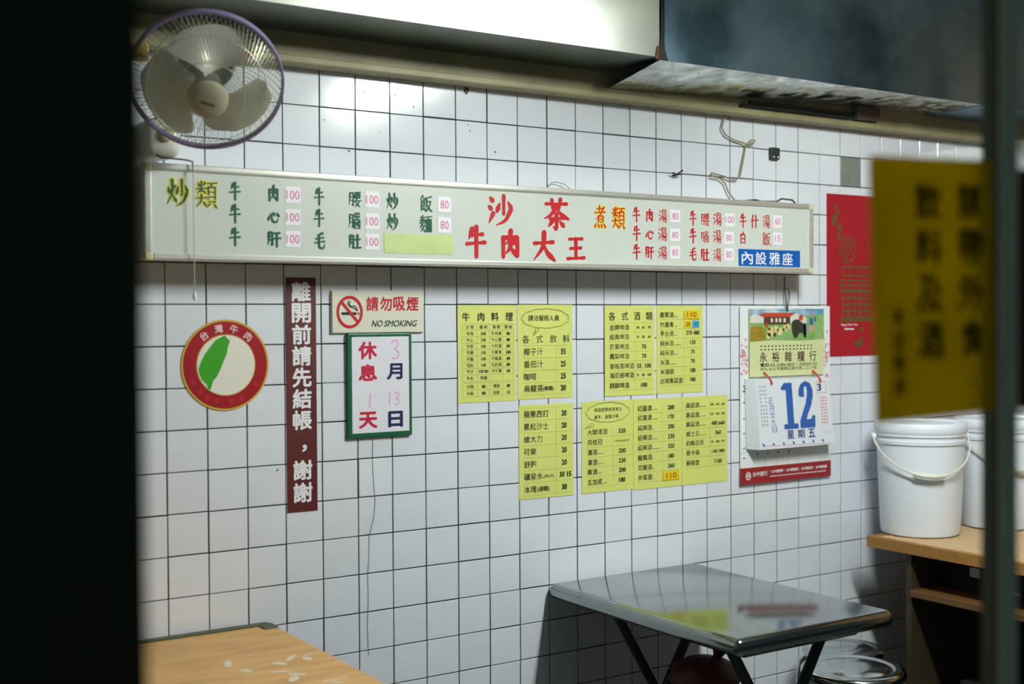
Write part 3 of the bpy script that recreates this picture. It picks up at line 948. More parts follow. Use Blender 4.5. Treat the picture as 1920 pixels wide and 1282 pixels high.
s = sheet('yellow menu sheet of beef dishes with four columns of small print', .865, 1.069, 1.316, 1.604)
for ch, fx in zip('牛肉料理', (.136, .39, .63, .88)):
    s.t(ch, fx, .12, .135, 'c', .008)
rows = [('炒 類', '價 格', '湯 類', '價 格'), ('牛肉', '100', '牛肉湯', '80'), ('牛心', '100', '牛心湯', '80'), ('牛肝', '100', '牛肝湯', '80'), ('牛腰', '100', '牛腰湯', '100'), ('牛腦', '100', '牛腦湯', '80'), ('毛肚', '100', '毛肚湯', '80'), ('牛什', '100 80', '牛什湯', '60'), ('牛丸', '時價', '', ''), ('炒麵', '80', '湯麵', '80'), ('炒飯', '80', '白飯', '15')]
fzs = (.227, .294, .359, .425, .489, .554, .618, .682, .751, .837, .906)
for row, fz in zip(rows, fzs):
    for b, fx in zip(row, (.2, .43, .65, .86)):
        if b:
            dig = b[0] in '0123456789'
            s.t(b, fx, fz, .062 if dig else .06, 'c', .02 if dig else .004)
for fz in (.195, .26, .327, .392, .457, .522, .586, .65, .716, .785, .80, .87, .94):
    s.line(.07, .95, fz, fz)
for fx in (.07, .32, .53, .76, .95):
    s.line(fx, fx, .195, .785)
    s.line(fx, fx, .80, .94)
s.done()

s = sheet('yellow drinks sheet with a thought cloud above four juices and teas', 1.0745, 1.279, 1.318, 1.605)
s.cloud(.5, .145, .41, .10, [(.34, .265, .03), (.31, .295, .018), (.29, .32, .01)])
s.t('請洽服務人員', .47, .142, .095, 'c', .006)
for ch, fx in zip('各式飲料', (.144, .39, .64, .88)):
    s.t(ch, fx, .364, .13, 'c', .006)
for nm, pr, fz in (('椰子汁', '35', .50), ('番茄汁', '25', .632), ('咖啡', '25', .763), ('烏龍茶', '20', .89)):
    s.t(nm, .106, fz, .118, 'l', .006)
    s.t(pr, .82, fz, .115, 'c', .026, .88)
    s.line(.08, .95, fz + .065, fz + .065)
s.t('(無糖)', .45, .892, .075)
s.line(.08, .95, .435, .435)
s.line(.69, .69, .435, .955)
s.done()

s = sheet('yellow liquor sheet headed with four large characters listing beers', 1.405, 1.609, 1.3145, 1.602)
for ch, fx in zip('各式酒類', (.14, .393, .636, .884)):
    s.t(ch, fx, .115, .145, 'c', .006)
for nm, pr, fz in (('金牌啤酒', ('40', '60', '70'), .241), ('經典啤酒', ('35', '50', '60'), .347), ('芒果啤酒', '70', .456), ('鳳梨啤酒', '70', .562), ('麥格黑啤酒', '55  100', .671), ('海尼根啤酒', ('55', '85', '100'), .774), ('麒麟啤酒', '100', .885)):
    s.t(nm, .09, fz, .098, 'l', .004)
    if isinstance(pr, tuple):
        for b, fx in zip(pr, (.65, .76, .885)):
            s.t(b, fx, fz, .058, 'c', .012)
    else:
        s.t(pr, .775, fz, .095, 'c', .022)
    s.line(.07, .96, fz + .052, fz + .052)
s.line(.60, .60, .19, .94)
s.line(.07, .96, .19, .19)
s.done()

s = sheet('yellow liquor sheet with orange and blue patched prices at the top', 1.617, 1.817, 1.3145, 1.6025)
for nm, pr, fz, tn in (('鹿茸酒', '', .105, 2), ('竹葉青', '', .217, 2), ('茅台酒', '270 480', .319, 2), ('純米酒', '120', .429, 4), ('純米酒', '75', .538, 2), ('米酒', '70', .646, 4), ('米酒頭', '180', .752, 0), ('台灣高粱酒', '180', .857, 0)):
    s.t(nm, .07, fz, .098, 'l', .004)
    if tn:
        s.tiny(.08 + .1 * len(nm), fz + .018, tn)
    if pr:
        s.t(pr, .77, fz - .01, .092, 'c', .022)
    s.line(.06, .95, fz + .052, fz + .052)
s.line(.57, .57, .05, .91)
s.card(.58, .91, .055, .148, 'paper_orange', '110')
s.card(.59, .735, .172, .252, 'paper_orange', '200')
s.card(.765, .91, .172, .252, 'paper_blue', '410')
s.done()

s = sheet('yellow soft drinks sheet listing sodas, water and ice, lowest beside blank tiles', 1.0775, 1.281, 1.013, 1.300)
for nm, pr, fz in (('蘋果西打', '20', .10), ('黑松沙士', '20', .232), ('維大力', '20', .365), ('可樂', '20', .498), ('舒跑', '20', .632), ('礦泉水', '30 15', .762), ('冰塊', '30', .897)):
    s.t(nm, .085, fz, .115, 'l', .006)
    s.t(pr, .82 if len(pr) < 3 else .84, fz, .112, 'c', .026, .88)
    s.line(.07, .96, fz + .066, fz + .066)
s.t('(大/小)', .44, .768, .066)
s.t('(袋裝)', .33, .90, .085)
s.line(.67, .67, .035, .96)
s.line(.07, .96, .035, .035)
s.done()

s = sheet('yellow liquor sheet with a thought cloud above six rice wines', 1.313, 1.519, 1.0125, 1.301)
s.cloud(.5, .125, .40, .105, [(.19, .26, .03), (.12, .275, .02), (.07, .285, .01)])
s.t('本店使用台灣本土', .5, .095, .068, 'c', .004)
s.t('黃牛，自製沙茶', .47, .175, .068, 'c', .004)
for nm, pr, fz, tn in (('大関清酒', '520', .338, 0), ('月桂冠', '', .448, 0), ('清酒', '200', .557, 3), ('清酒', '230', .667, 3), ('黃酒', '200', .771, 2), ('五加皮', '180', .881, 2)):
    s.t(nm, .10, fz, .098, 'l', .004)
    if pr:
        s.t(pr, .77, fz, .095, 'c', .022)
    if tn:
        s.tiny(.11 + .1 * len(nm), fz + .018, tn)
    s.line(.07, .96, fz + .053, fz + .053)
s.t('350 550 650 750', .77, .448, .042, 'c', .006)
s.line(.59, .59, .285, .935)
s.done()

s = sheet('yellow liquor sheet with one orange patched price at the bottom', 1.520, 1.7235, 1.008, 1.3005)
for nm, pr, fz, tn in (('紅露酒', '200', .105, 3), ('紅露酒', '170', .209, 3), ('紹興酒', '200', .32, 1), ('紹興酒', '230', .43, 3), ('紹興酒', '320', .54, 4), ('龍鳳酒', '180', .65, 1), ('花雕酒', '260', .76, 1), ('參茸酒', '', .87, 1)):
    s.t(nm, .08, fz, .098, 'l', .004)
    s.tiny(.39, fz + .018, tn)
    if pr:
        s.t(pr, .765, fz, .095, 'c', .022)
    s.line(.06, .95, fz + .053, fz + .053)
s.line(.58, .58, .05, .925)
s.card(.595, .93, .825, .925, 'paper_orange', '110')
s.done()

s = sheet('yellow liquor sheet of whiskies with an empty bottom margin', 1.7245, 1.927, 1.0075, 1.3005)
for nm, pr, fz, tn in (('高粱酒', ('250', '450', '600'), .10, 4), ('高粱酒', ('250', '430', '550'), .21, 4), ('高粱酒', '480 660', .315, 4), ('威士忌', '360', .425, 4), ('約翰走路', ('750', '800', '970'), .53, 0), ('麥卡倫', '1300 1800', .64, 0), ('蘇格登', '1100', .755, 0)):
    s.t(nm, .08, fz, .098, 'l', .004)
    if tn:
        s.tiny(.38, fz + .018, tn)
    if isinstance(pr, tuple):
        for b, fx in zip(pr, (.645, .77, .89)):
            s.t(b, fx, fz, .05, 'c', .01)
    else:
        s.t(pr, .78, fz, .092 if len(pr) < 8 else .07, 'c', .02)
    s.line(.06, .95, fz + .052, fz + .052)
s.line(.60, .60, .045, .81)
s.done()

# ================================================================== WALL CALENDAR
cal = thing('wall_calendar', 'wall calendar with farmhouse picture card above a tear-off pad showing blue 12', 'calendar', (2.2, 0, .993))
MB().rect(1.979, 2.417, .993, 1.601, -.009, .002).build('backing_sheet', 'cal_white', cal)
band = MB().rect(1.977, 2.418, .990, 1.046, -.0125, .003).build('red_band', 'cal_redband', cal)
t = MB()
for k in range(24):
    a, b2 = 2 * math.pi * k / 24, 2 * math.pi * (k + 1) / 24
    t.flat([(2.012 + r * math.cos(q), 1.018 + r * 1.15 * math.sin(q)) for r, q in ((.0125, a), (.0125, b2), (.0095, b2), (.0095, a))], -.0130)
text(t, '中', 2.012, 1.018, .017, -.0130, bold=.03)
text(t, '台中銀行', 2.068, 1.022, .018, -.0130, bold=.01)
for i, w_ in enumerate(('台中銀證券', '台中銀租賃', '台中銀投信', '台中銀保經')):
    text(t, w_, 2.150 + i * .073, 1.026, .0115, -.0130, bold=.02)
    t.rect(2.112 + i * .073, 2.1128 + i * .073, 1.021, 1.031, -.0130, .0002)
for k in range(18):
    t.rect(2.115 + k * .0155, 2.127 + k * .0155, 1.0085, 1.0115, -.0130, .0002)
t.build('white_print', 'white_vinyl', band)
# blossom print down both margins
t = MB()
for k in range(46):
    lft = k % 2
    x = random.uniform(1.982, 2.012) if lft else random.uniform(2.384, 2.412)
    z = random.gauss(1.43, .035) if lft else random.gauss(1.44, .04)
    t.flat([(x + random.uniform(.003, .007) * math.cos(a * R(60)), z + random.uniform(.003, .007) * math.sin(a * R(60))) for a in range(6)], -.0095 - .00002 * k)
t.build('blossom_print', 'cal_pink', cal, kind='stuff')
t = MB()
text(t, '3', 1.9985, 1.318, 0, -.0095, fit=(.014, .024), bold=.03)
for i, z in enumerate((1.27, 1.215, 1.165, 1.115, 1.08)):
    t.rect(1.992, 2.000, z - .002, z + .002, -.0095, .0002)
for i in range(4):
    t.rect(2.055 + i * .05, 2.062 + i * .05, 1.088, 1.094, -.0095, .0002)
t.build('small_print', 'ink', cal, kind='stuff')
t = MB()
for i in range(7):
    t.rect(2.04 + i * .055, 2.0406 + i * .055, 1.048, 1.10, -.0095, .0002)
t.rect(1.985, 2.41, 1.0985, 1.0992, -.0095, .0002)
t.build('grid_lines', 'cal_grey', cal)
# picture card
CX0, CX1, CZ0, CZ1 = 2.0155, 2.376, 1.3585, 1.592
card = MB().rect(CX0, CX1, CZ0, CZ1, -.0185, .004).build('picture_card', 'cal_card', cal)
def cp(fx, fz):
    return (CX0 + fx * (CX1 - CX0), CZ1 - fz * (CZ1 - CZ0))
def pic(name, m, polys, lay):
    for P in polys:
        MB().flat([cp(*p) for p in P], -.0187 - .0003 * lay).build(name, m, card)
def pcirc(fx, fz, r, n=14, s=1.54):
    return [(fx + r * math.cos(2 * math.pi * k / n), fz + r * s * math.sin(2 * math.pi * k / n)) for k in range(n)]
pic('printed_sky', 'cal_sky', [[(0, 0), (1, 0), (1, .2), (0, .2)]], 1)
pic('printed_grass', 'cal_grass', [[(0, .12), (.5, .14), (1, .08), (1, .46), (.7, .48), (.3, .465), (0, .485)]], 2)
pic('printed_house', 'cal_wall', [[(0, .12), (.05, .065), (.13, .11), (.18, .13), (.18, .21), (0, .21)], [(.52, .13), (.62, .065), (.76, .14), (.76, .22), (.52, .22)]], 3)
pic('printed_house_front', 'cal_brick', [[(.18, .11), (.53, .11), (.53, .235), (.18, .235)]], 3)
pic('printed_roof', 'cal_roof', [[(.12, .085), (.185, .06), (.44, .06), (.6, .06), (.52, .125), (.16, .12)]], 4)
pic('printed_window', 'cal_wall', [[(x, .14), (x + .03, .14), (x + .03, .2), (x, .2)] for x in (.27, .33, .38, .44)], 4)
pic('printed_haystack', 'cal_gold', [[(0, .3), (.04, .26), (.14, .25), (.2, .32), (.2, .46), (0, .48)]], 4)
pic('printed_lantern', 'cal_roof', [pcirc(.675, .135, .03), pcirc(.215, .245, .022)], 5)
pic('printed_hen', 'cal_chick', [pcirc(.27, .34, .05), pcirc(.34, .30, .035), pcirc(.39, .34, .04), pcirc(.46, .29, .03), pcirc(.24, .40, .03), pcirc(.5, .27, .03)], 5)
pic('printed_buffalo', 'cal_dark', [[(.55, .2), (.59, .165), (.64, .16), (.68, .2), (.74, .24), (.75, .44), (.72, .44), (.7, .36), (.65, .37), (.62, .44), (.585, .44), (.555, .34)], pcirc(.32, .385, .02), pcirc(.25, .30, .016), pcirc(.44, .31, .015)], 6)
pic('printed_figure', 'cal_blue', [[(.80, .14), (.84, .14), (.845, .24), (.80, .24)], [(.71, .22), (.75, .22), (.755, .4), (.72, .4)], [(.86, .13), (.88, .12), (.885, .2), (.865, .2)]], 6)
pic('printed_dress', 'cal_pink', [[(.795, .25), (.84, .25), (.845, .33), (.79, .33)], [(.835, .06), (.855, .05), (.86, .1), (.84, .1)]], 6)
t = MB()
for ch, fx in zip('永裕雜糧行', (.174, .337, .506, .68, .843)):
    x, z = cp(fx, .715)
    mark(card, 'cal_brown', 'character', ch, x, z, .0375, -.0189, bold=.012)
t = MB()
x, z = cp(.515, .832)
text(t, '電話:02-23061825・23024133', x, z, 0, -.0189, fit=(.275, .0135), bold=.012)
x, z = cp(.515, .892)
text(t, '地址:台北市萬華區康定路二三八號', x, z, 0, -.0189, fit=(.275, .0125))
for fz in (.555, .605):
    for k in range(15):
        x, z = cp(.14 + .048 * k, fz)
        t.rect(x, x + .007, z - .0025, z + .0025, -.0189, .0002)
t.build('small_print', 'ink', card, kind='stuff')
MB().lathe([(.005, 0), (.005, .001)], (2.193, -.019, 1.5865), (0, -1, 0), 16).build('eyelet', 'nail', card)
# tear-off pad, thick and leaning out at the bottom
def padpt(fx, fz, front=0.0):
    x = 2.016 + .358 * fx + .008 * fz
    z = 1.347 - .236 * fz
    return (x, -.046 - .014 * fz - front, z)
V = [padpt(0, 0), padpt(1, 0), padpt(1, 1), padpt(0, 1), (1.998, -.012, 1.352), (2.372, -.012, 1.349), (2.38, -.012, 1.115), (2.003, -.012, 1.112)]
pad = MB().add(V, [(3, 2, 1, 0), (4, 5, 6, 7), (0, 1, 5, 4), (1, 2, 6, 5), (2, 3, 7, 6), (3, 0, 4, 7)]).build('date_pad', 'cal_pad', cal)
def padtext(body, fx, fz, w, h, m, name, bold=.0, sep=None):
    t = MB()
    text(t, body, 0, 0, 0, 0, fit=(w, h), bold=bold)
    padflat(t, fx, fz, m, name)
def padflat(t, fx, fz, m, name):
    k = MB()
    V = []
    for x, y, z in t.v:
        V.append(padpt(fx + x / .358, fz - z / .236, .0006 + 5e-5 * (y if y >= 1 else 0)))
    ob = k.add(V, t.f).build(name, m, pad)
    if name.endswith('print') or name.endswith('marks'):
        ob['kind'] = 'stuff'
t = MB()
one = [(-.062, .062), (-.05, .075), (-.018, .075), (-.018, -.064), (.0, -.064), (.0, -.078), (-.058, -.078), (-.058, -.064), (-.042, -.064), (-.042, .055), (-.062, .055)]
t.flat([(x, z) for x, z in one], 0)
# numeral two: bowl, diagonal and foot as one ribbon
two_o = [(.012, .03), (.013, .055), (.025, .074), (.045, .079), (.064, .072), (.072, .05), (.071, .025), (.060, -.005), (.042, -.035), (.036, -.050), (.060, -.050), (.064, -.040), (.074, -.040), (.072, -.078), (.012, -.078), (.012, -.058)]
two_i = [(.012, .03), (.030, .03), (.031, .052), (.036, .063), (.044, .064), (.049, .052), (.048, .03), (.040, .0), (.024, -.032), (.014, -.055)]
strip = [((.013, .030), (.033, .028)), ((.013, .050), (.033, .050)), ((.022, .069), (.036, .062)), ((.042, .079), (.043, .066)), ((.062, .072), (.049, .058)), ((.072, .050), (.050, .045)), ((.071, .026), (.048, .028)), ((.061, -.004), (.040, .002)), ((.046, -.030), (.024, -.030)), ((.036, -.052), (.012, -.056)), ((.036, -.078), (.012, -.078))]
for (a, b2), (c, d) in zip(strip, strip[1:]):
    t.flat([a, b2, d, c], 0)
t.flat([(.036, -.052), (.062, -.052), (.066, -.040), (.076, -.040), (.074, -.078), (.036, -.078)], 0)
v0, f0 = list(t.v), list(t.f)
t = MB()
for dx, dz in ((-.0022, 0), (.0022, 0), (0, .002), (0, -.002)):
    t.add([(x * 1.12 + dx, y, z * 1.02 + dz) for x, y, z in v0], f0)
for i in range(len(t.v)):
    t.v[i] = t.v[i][:1] + (i // len(v0),) + t.v[i][2:]
padflat(t, .52, .385, 'cal_blue', 'date_numeral')
for ch, fx in zip('星期五', (.41, .555, .70)):
    padtext(ch, fx, .81, .034, .030, 'cal_blue', 'weekday', .02)
for i, ch in enumerate('正月廿九日'):
    padtext(ch, .17 + .008 * i, .30 + i * .105, .022, .021, 'cal_blue', 'lunar_date', .006)
padtext('3', .845, .14, .021, .026, 'cal_blue', 'month_numeral', .03)
t = MB()
for x0, x1, z0, z1 in ((-.024, .026, .019, .0205), (-.024, .026, -.0205, -.019), (-.024, -.0225, -.02, .02), (.0245, .026, -.02, .02)):
    t.flat([(x0, z0), (x1, z0), (x1, z1), (x0, z1)], 0)
for r_ in range(9):
    for c_ in (-.006, .006, .018):
        t.flat([(c_, -.04 - r_ * .011), (c_ + .006, -.04 - r_ * .011), (c_ + .006, -.034 - r_ * .011), (c_, -.034 - r_ * .011)], 0)
t.flat([(-.30, -.192), (.042, -.200), (.042, -.1985), (-.30, -.1905)], 0)
t.flat([(-.006, -.160), (.036, -.160), (.036, -.159), (-.006, -.159)], 0)
padflat(t, .87, .14, 'cal_pinkline', 'pink_print')
t = MB()
for r_ in range(11):
    for c_ in (0, .012, .024):
        if random.random() < .85:
            t.flat([(c_, -r_ * .013), (c_ + .007, -r_ * .013), (c_ + .007, .007 - r_ * .013), (c_, .007 - r_ * .013)], 0)
padflat(t, .035, .11, 'cal_grey', 'grey_print')
t = MB()
for i in range(7):
    t.flat([(i * .048, 0), (i * .048 + .009, -.006), (i * .048 + .009, .003), (i * .048, .008)], 0)
padflat(t, .03, .94, 'cal_blue', 'footer_marks')
for x in (2.078, 2.316):
    MB().tube([(x, -.021, 1.372), (x + .002, -.030, 1.366), (x + .006, -.050, 1.345), (x + .008, -.052, 1.332)], .0032, 8).build('red_tie', 'tie_red', cal)
MB().tube([(2.190, -.02, 1.588), (2.189, -.016, 1.63), (2.187, -.012, 1.665), (2.190, -.010, 1.705)], .0022, 6).build('hanging_string', 'cord_dark', cal)
MB().tube([(2.193, -.02, 1.588), (2.206, -.016, 1.62), (2.210, -.012, 1.65), (2.204, -.010, 1.665)], .0018, 6).build('hanging_string', 'cord_dark', cal)

# ================================================================== RED POSTER
pos = thing('red_poster', 'red new year poster with gold swirl and block ornament', 'poster', (2.56, 0, 1.42))
MB().rect(2.4095, 2.715, 1.420, 2.007, -.0035, .0015).build('paper', 'poster_red', pos)
t = MB()
PY = -.0041
def ringp(x, z, r0, r1, a0=0., a1=360., n=28):
    for k in range(n):
        a, b2 = R(a0 + (a1 - a0) * k / n), R(a0 + (a1 - a0) * (k + 1) / n)
        t.flat([(x + r * math.cos(q), z + r * 1.05 * math.sin(q)) for r, q in ((r1, a), (r1, b2), (r0, b2), (r0, a))], PY)
ringp(2.518, 1.808, .040, .046, 20, 330)
ringp(2.522, 1.806, .028, .033, -40, 250)
ringp(2.520, 1.806, .012, .018)
def bars(x0, x1, z0, z1, nh, nv, w=.0065):
    for k in range(nh):
        z = z0 + (z1 - z0) * k / (nh - 1)
        t.flat([(x0, z - w / 2), (x1, z - w / 2), (x1, z + w / 2), (x0, z + w / 2)], PY)
    for k in range(nv):
        x = x0 + (x1 - x0) * k / (nv - 1)
        t.flat([(x - w / 2, z0 - w / 2), (x + w / 2, z0 - w / 2), (x + w / 2, z1 + w / 2), (x - w / 2, z1 + w / 2)], PY - .0001)
bars(2.49, 2.64, 1.712, 1.745, 2, 5)
bars(2.48, 2.64, 1.660, 1.695, 3, 4)
bars(2.488, 2.645, 1.560, 1.655, 5, 6, .0075)
t.rect(2.478, 2.655, 1.545, 1.555, PY, .0002)
for k in range(7):
    ringp(2.43 + random.uniform(0, .05), 1.96 - k * .018, 0, random.uniform(.006, .013), n=8)
for k in range(8):
    ringp(2.57 + random.gauss(0, .02), 1.47 + random.gauss(0, .014), 0, random.uniform(.006, .012), n=8)
t.build('gold_ornament', 'poster_gold', pos)
t = MB()
text(t, 'Happy New Year', 2.525, 1.533, 0, PY, fit=(.088, .011), bold=.01)
for k in range(6):
    t.rect(2.500 + k * .0085, 2.506 + k * .0085, 1.515, 1.521, PY, .0002)
t.build('white_lettering', 'white_vinyl', pos)

# ================================================================== WIRES, SWITCH, HOOKS
def wire(label, pts, m, r=.0028, y=-.014):
    pts = [(p[0], p[2] if len(p) > 2 else y, p[1]) for p in pts]
    return tag(MB().tube(pts, r, 6).build('cable', m, smooth=True), label, 'cable')
wire('looped beige cable hanging from the beam beside the black switch', [(1.909, 2.250), (1.894, 2.199), (1.909, 2.178), (1.947, 2.163), (1.982, 2.158), (2.009, 2.151, -.018), (2.036, 2.159, -.02), (2.041, 2.168, -.02), (2.026, 2.169, -.014), (2.006, 2.149, -.010), (1.991, 2.098), (1.976, 2.042), (1.959, 2.029), (1.932, 2.029), (1.903, 2.038), (1.846, 2.046), (1.843, 2.035, -.018), (1.884, 2.030), (1.908, 2.015), (1.922, 1.986), (1.948, 1.958, -.02)], 'cord_beige')
wire('dark cable lying along the top of the lightbox sign', [(1.955, 1.955, -.05), (2.011, 1.961, -.05), (2.036, 1.957, -.05), (2.112, 1.960, -.05), (2.137, 1.971, -.05), (2.188, 1.968, -.05), (2.206, 1.954, -.05)], 'cord_dark', .003)
tag(MB().rbox(2.03, 2.115, -.062, -.040, 1.9505, 1.9575, .003, 2).build('cable_connector', 'cream_plastic'), 'cream cable connector lying on top of the lightbox sign', 'connector')
wire('thin bent wire arching above the lightbox sign', [(1.174, 1.954), (1.194, 1.978), (1.216, 1.981), (1.242, 1.976), (1.282, 1.953)], 'cord_beige', .0013)
sw = thing('wall_switch', 'small black switch fixed on the white tiles near the beam', 'switch', (2.142, 0, 2.11))
MB().rbox(2.122, 2.162, -.018, -.0005, 2.110, 2.151, .003, 2).build('body', 'switch_dark', sw)
for x in (2.131, 2.152):
    MB().lathe([(.003, 0), (.003, .002)], (x, -.018, 2.118), (0, -1, 0), 8).build('screw', 'card_white', sw)
hk = MB().tube([(1.688, -.001, 2.030), (1.688, -.02, 2.030), (1.700, -.022, 2.038), (1.714, -.022, 2.046)], .0028, 6)
hk.tube([(1.688, -.02, 2.030), (1.670, -.022, 2.036)], .0025, 6).tube([(1.69, -.02, 2.03), (1.712, -.02, 2.033)], .0022, 6)
tag(hk.build('wire_hook', 'nail'), 'black wire hook stuck in the tiles above the lightbox sign', 'hook')
tag(MB().plate([(.895, 2.243), (.905, 2.243), (.908, 2.232), (.902, 2.222), (.893, 2.228)], -.004, .0035).build('paint_flake', 'wood_dark'), 'brown paint flake peeling from the beam onto the tiles', 'flake')
sp = MB()
for x, z in ((.503, 2.186), (.566, 2.20), (.665, 2.198), (.724, 2.17), (.905, 2.133), (.912, 2.116), (.445, 2.11), (.615, 2.09), (.52, 2.03), (1.0, 2.06), (.30, 1.16), (1.27, 1.96), (2.43, 2.03)):
    r = random.uniform(.0012, .003)
    sp.flat([(x + r * math.cos(k * R(60)), z + r * math.sin(k * R(60))) for k in range(6)], -.0012)
sp.build('dirt_specks', 'nail', wall_back, kind='stuff')
# conduits and box on the beam
for k, (z, x0, x1) in enumerate(((2.272, 1.93, 2.46), (2.286, 1.97, 2.47))):
    tag(MB().tube([(x0, -.066, z), ((x0 + x1) / 2, -.067, z + .002), (x1, -.066, z)], .0062, 8).build('conduit_pipe', 'nail', smooth=True), 'dark conduit pipe along the beam, the ' + ('one nearer the tiles' if k == 0 else 'one nearer the duct'), 'pipe', 'conduits along the beam')
jb = thing('junction_box', 'grubby brown junction box on the beam at the end of the conduits', 'box', (2.53, -.06, 2.268))
MB().rbox(2.475, 2.590, -.092, -.0555, 2.268, 2.316, .003, 2).build('body', 'edge_dark', jb)
MB().rbox(2.479, 2.586, -.0945, -.0915, 2.272, 2.312, .001, 1).build('lid', 'wood_dark', jb)

# ================================================================== STEEL FOLDING TABLE
tb = thing('steel_table', 'stainless steel topped folding table standing against the tiled wall', 'table', (1.47, -.43, 0))
MB().rbox(1.178, 1.765, -.845, -.006, .702, .750, .019, 4).build('tabletop', 'steel_top', tb, smooth=True)
fr_ = MB()
for x0, x1, y0, y1 in ((1.26, 1.285, -.78, -.08), (1.66, 1.685, -.78, -.08), (1.26, 1.685, -.10, -.08), (1.26, 1.685, -.78, -.76)):
    fr_.box(x0, x1, y0, y1, .680, .7025)
fr_.build('underframe', 'leg_paint', tb)
for y in (-.16, -.66):
    MB().tube([(1.31, y, .69), (1.72, y, .012)], .0155, 12).build('leg', 'leg_paint', tb, smooth=True)
    MB().tube([(1.655, y - .033, .69), (1.235, y - .033, .012)], .0155, 12).build('leg', 'leg_paint', tb, smooth=True)
    for x, yy in ((1.72, y), (1.235, y - .033)):
        MB().lathe([(.019, 0), (.019, .02)], (x, yy, 0), (0, 0, 1), 12).build('foot', 'black_paint', tb)
# low stool with a knotted red bag under the table
ls = thing('wooden_stool', 'low dark wooden stool half hidden under the steel table', 'stool', (1.50, -.36, 0))
MB().rbox(1.39, 1.62, -.47, -.25, .40, .43, .006, 2).build('seat', 'wood_dark', ls)
for x in (1.405, 1.605):
    for y in (-.455, -.265):
        MB().box(x - .014, x + .014, y - .014, y + .014, 0, .40).build('leg', 'wood_dark', ls)
V, F = [], []
nu, nv = 20, 12
for i in range(nv + 1):
    a = math.pi * i / nv
    for j in range(nu):
        b2 = 2 * math.pi * j / nu
        k = 1 + .07 * math.sin(3 * b2 + i) + .05 * math.sin(5 * b2 - 2 * i)
        V.append((1.50 + .105 * k * math.sin(a) * math.cos(b2), -.36 + .10 * k * math.sin(a) * math.sin(b2), max(.431, .490 - .065 * math.cos(a) * (1 if a < 1.57 else 1))))
for i in range(nv):
    for j in range(nu):
        F.append((i * nu + j, i * nu + (j + 1) % nu, (i + 1) * nu + (j + 1) % nu, (i + 1) * nu + j))
bag = thing('red_bag', 'dark red knotted bag lying on the low stool under the table', 'bag', (1.50, -.36, .43))
MB().add(V, F).build('body', 'dark_red', bag, smooth=True)
MB().lathe([(.012, 0), (.016, .012), (.027, .035), (.030, .052), (.018, .066), (.004, .07)], (1.54, -.37, .545), (.35, -.1, 1), 14).build('knot', 'dark_red', bag, smooth=True)

# ================================================================== BEIGE TABLE
bt = thing('beige_table', 'beige laminate table with dark edge strip along the wall', 'table', (-.2, -.55, 0))
MB().rbox(-.72, .278, -1.10, -.006, .722, .750, .006, 2).build('tabletop', 'beige_top', bt)
MB().rbox(-.72, .262, -.020, -.003, .738, .757, .003, 2).build('back_strip', 'edge_dark', bt)
MB().rbox(.235, .276, -.06, -.003, .744, .7535, .003, 2).build('corner_plate', 'edge_dark', bt)
t = MB()
for k in range(26):
    x, y = random.uniform(-.1, .24), random.uniform(-.75, -.3)
    a0 = random.uniform(0, 3)
    rx, ry = random.uniform(.008, .035), random.uniform(.003, .012)
    t.add([(x + rx * math.cos(q * R(45)) * math.cos(a0) - ry * math.sin(q * R(45)) * math.sin(a0), y + rx * math.cos(q * R(45)) * math.sin(a0) + ry * math.sin(q * R(45)) * math.cos(a0), .7503 + k * .00001) for q in range(8)], [tuple(range(8))])
t.build('smudges', 'smudge', bt, kind='stuff')
for x in (-.66, .22):
    for y in (-1.04, -.08):
        MB().box(x - .016, x + .016, y - .016, y + .016, 0, .722).build('leg', 'leg_paint', bt)

# ================================================================== ROUND STOOLS
def stool(h):
    o = thing('round_stool', '', 'stool', (0, 0, 0), 'round steel stools')
    MB().lathe([(.150, h - .030), (.157, h - .028), (.160, h - .020), (.159, h - .010), (.152, h - .003), (.142, h - .001), (.126, h - .001), (.120, h - .004), (.112, h - .004), (.106, h - .001), (.05, h), (.004, h)], (0, 0, 0), (0, 0, 1), 48).build('seat', 'chrome', o, smooth=True)
    for k in range(4):
        a = R(45 + 90 * k)
        c, s = math.cos(a), math.sin(a)
        pts = [(.09 * c, .09 * s, h - .032), (.135 * c, .135 * s, h - .036), (.160 * c, .160 * s, h - .06), (.170 * c, .170 * s, h - .11), (.185 * c, .185 * s, .015)]
        lg = MB().tube(pts, .011, 10).build('leg', 'chrome', o, smooth=True)
        MB().lathe([(.014, 0), (.014, .02)], (.185 * c, .185 * s, 0), (0, 0, 1), 12).build('foot', 'black_paint', lg)
    MB().tube([(.172 * math.cos(2 * math.pi * k / 32), .172 * math.sin(2 * math.pi * k / 32), .20) for k in range(32)], .007, 8, closed=True).build('ring_brace', 'chrome', o, smooth=True)
    return o
s1 = stool(.48)
s1.location = (1.985, -.50, 0)
s1['label'] = 'round stainless stool standing just past the steel table corner, the taller one'
s2 = copy_tree(s1)
s2.location = (2.255, -.215, 0)
s2.scale = (.86, .86, .915)
s2['label'] = 'round stainless stool behind the taller one, close to the wooden shelf unit'

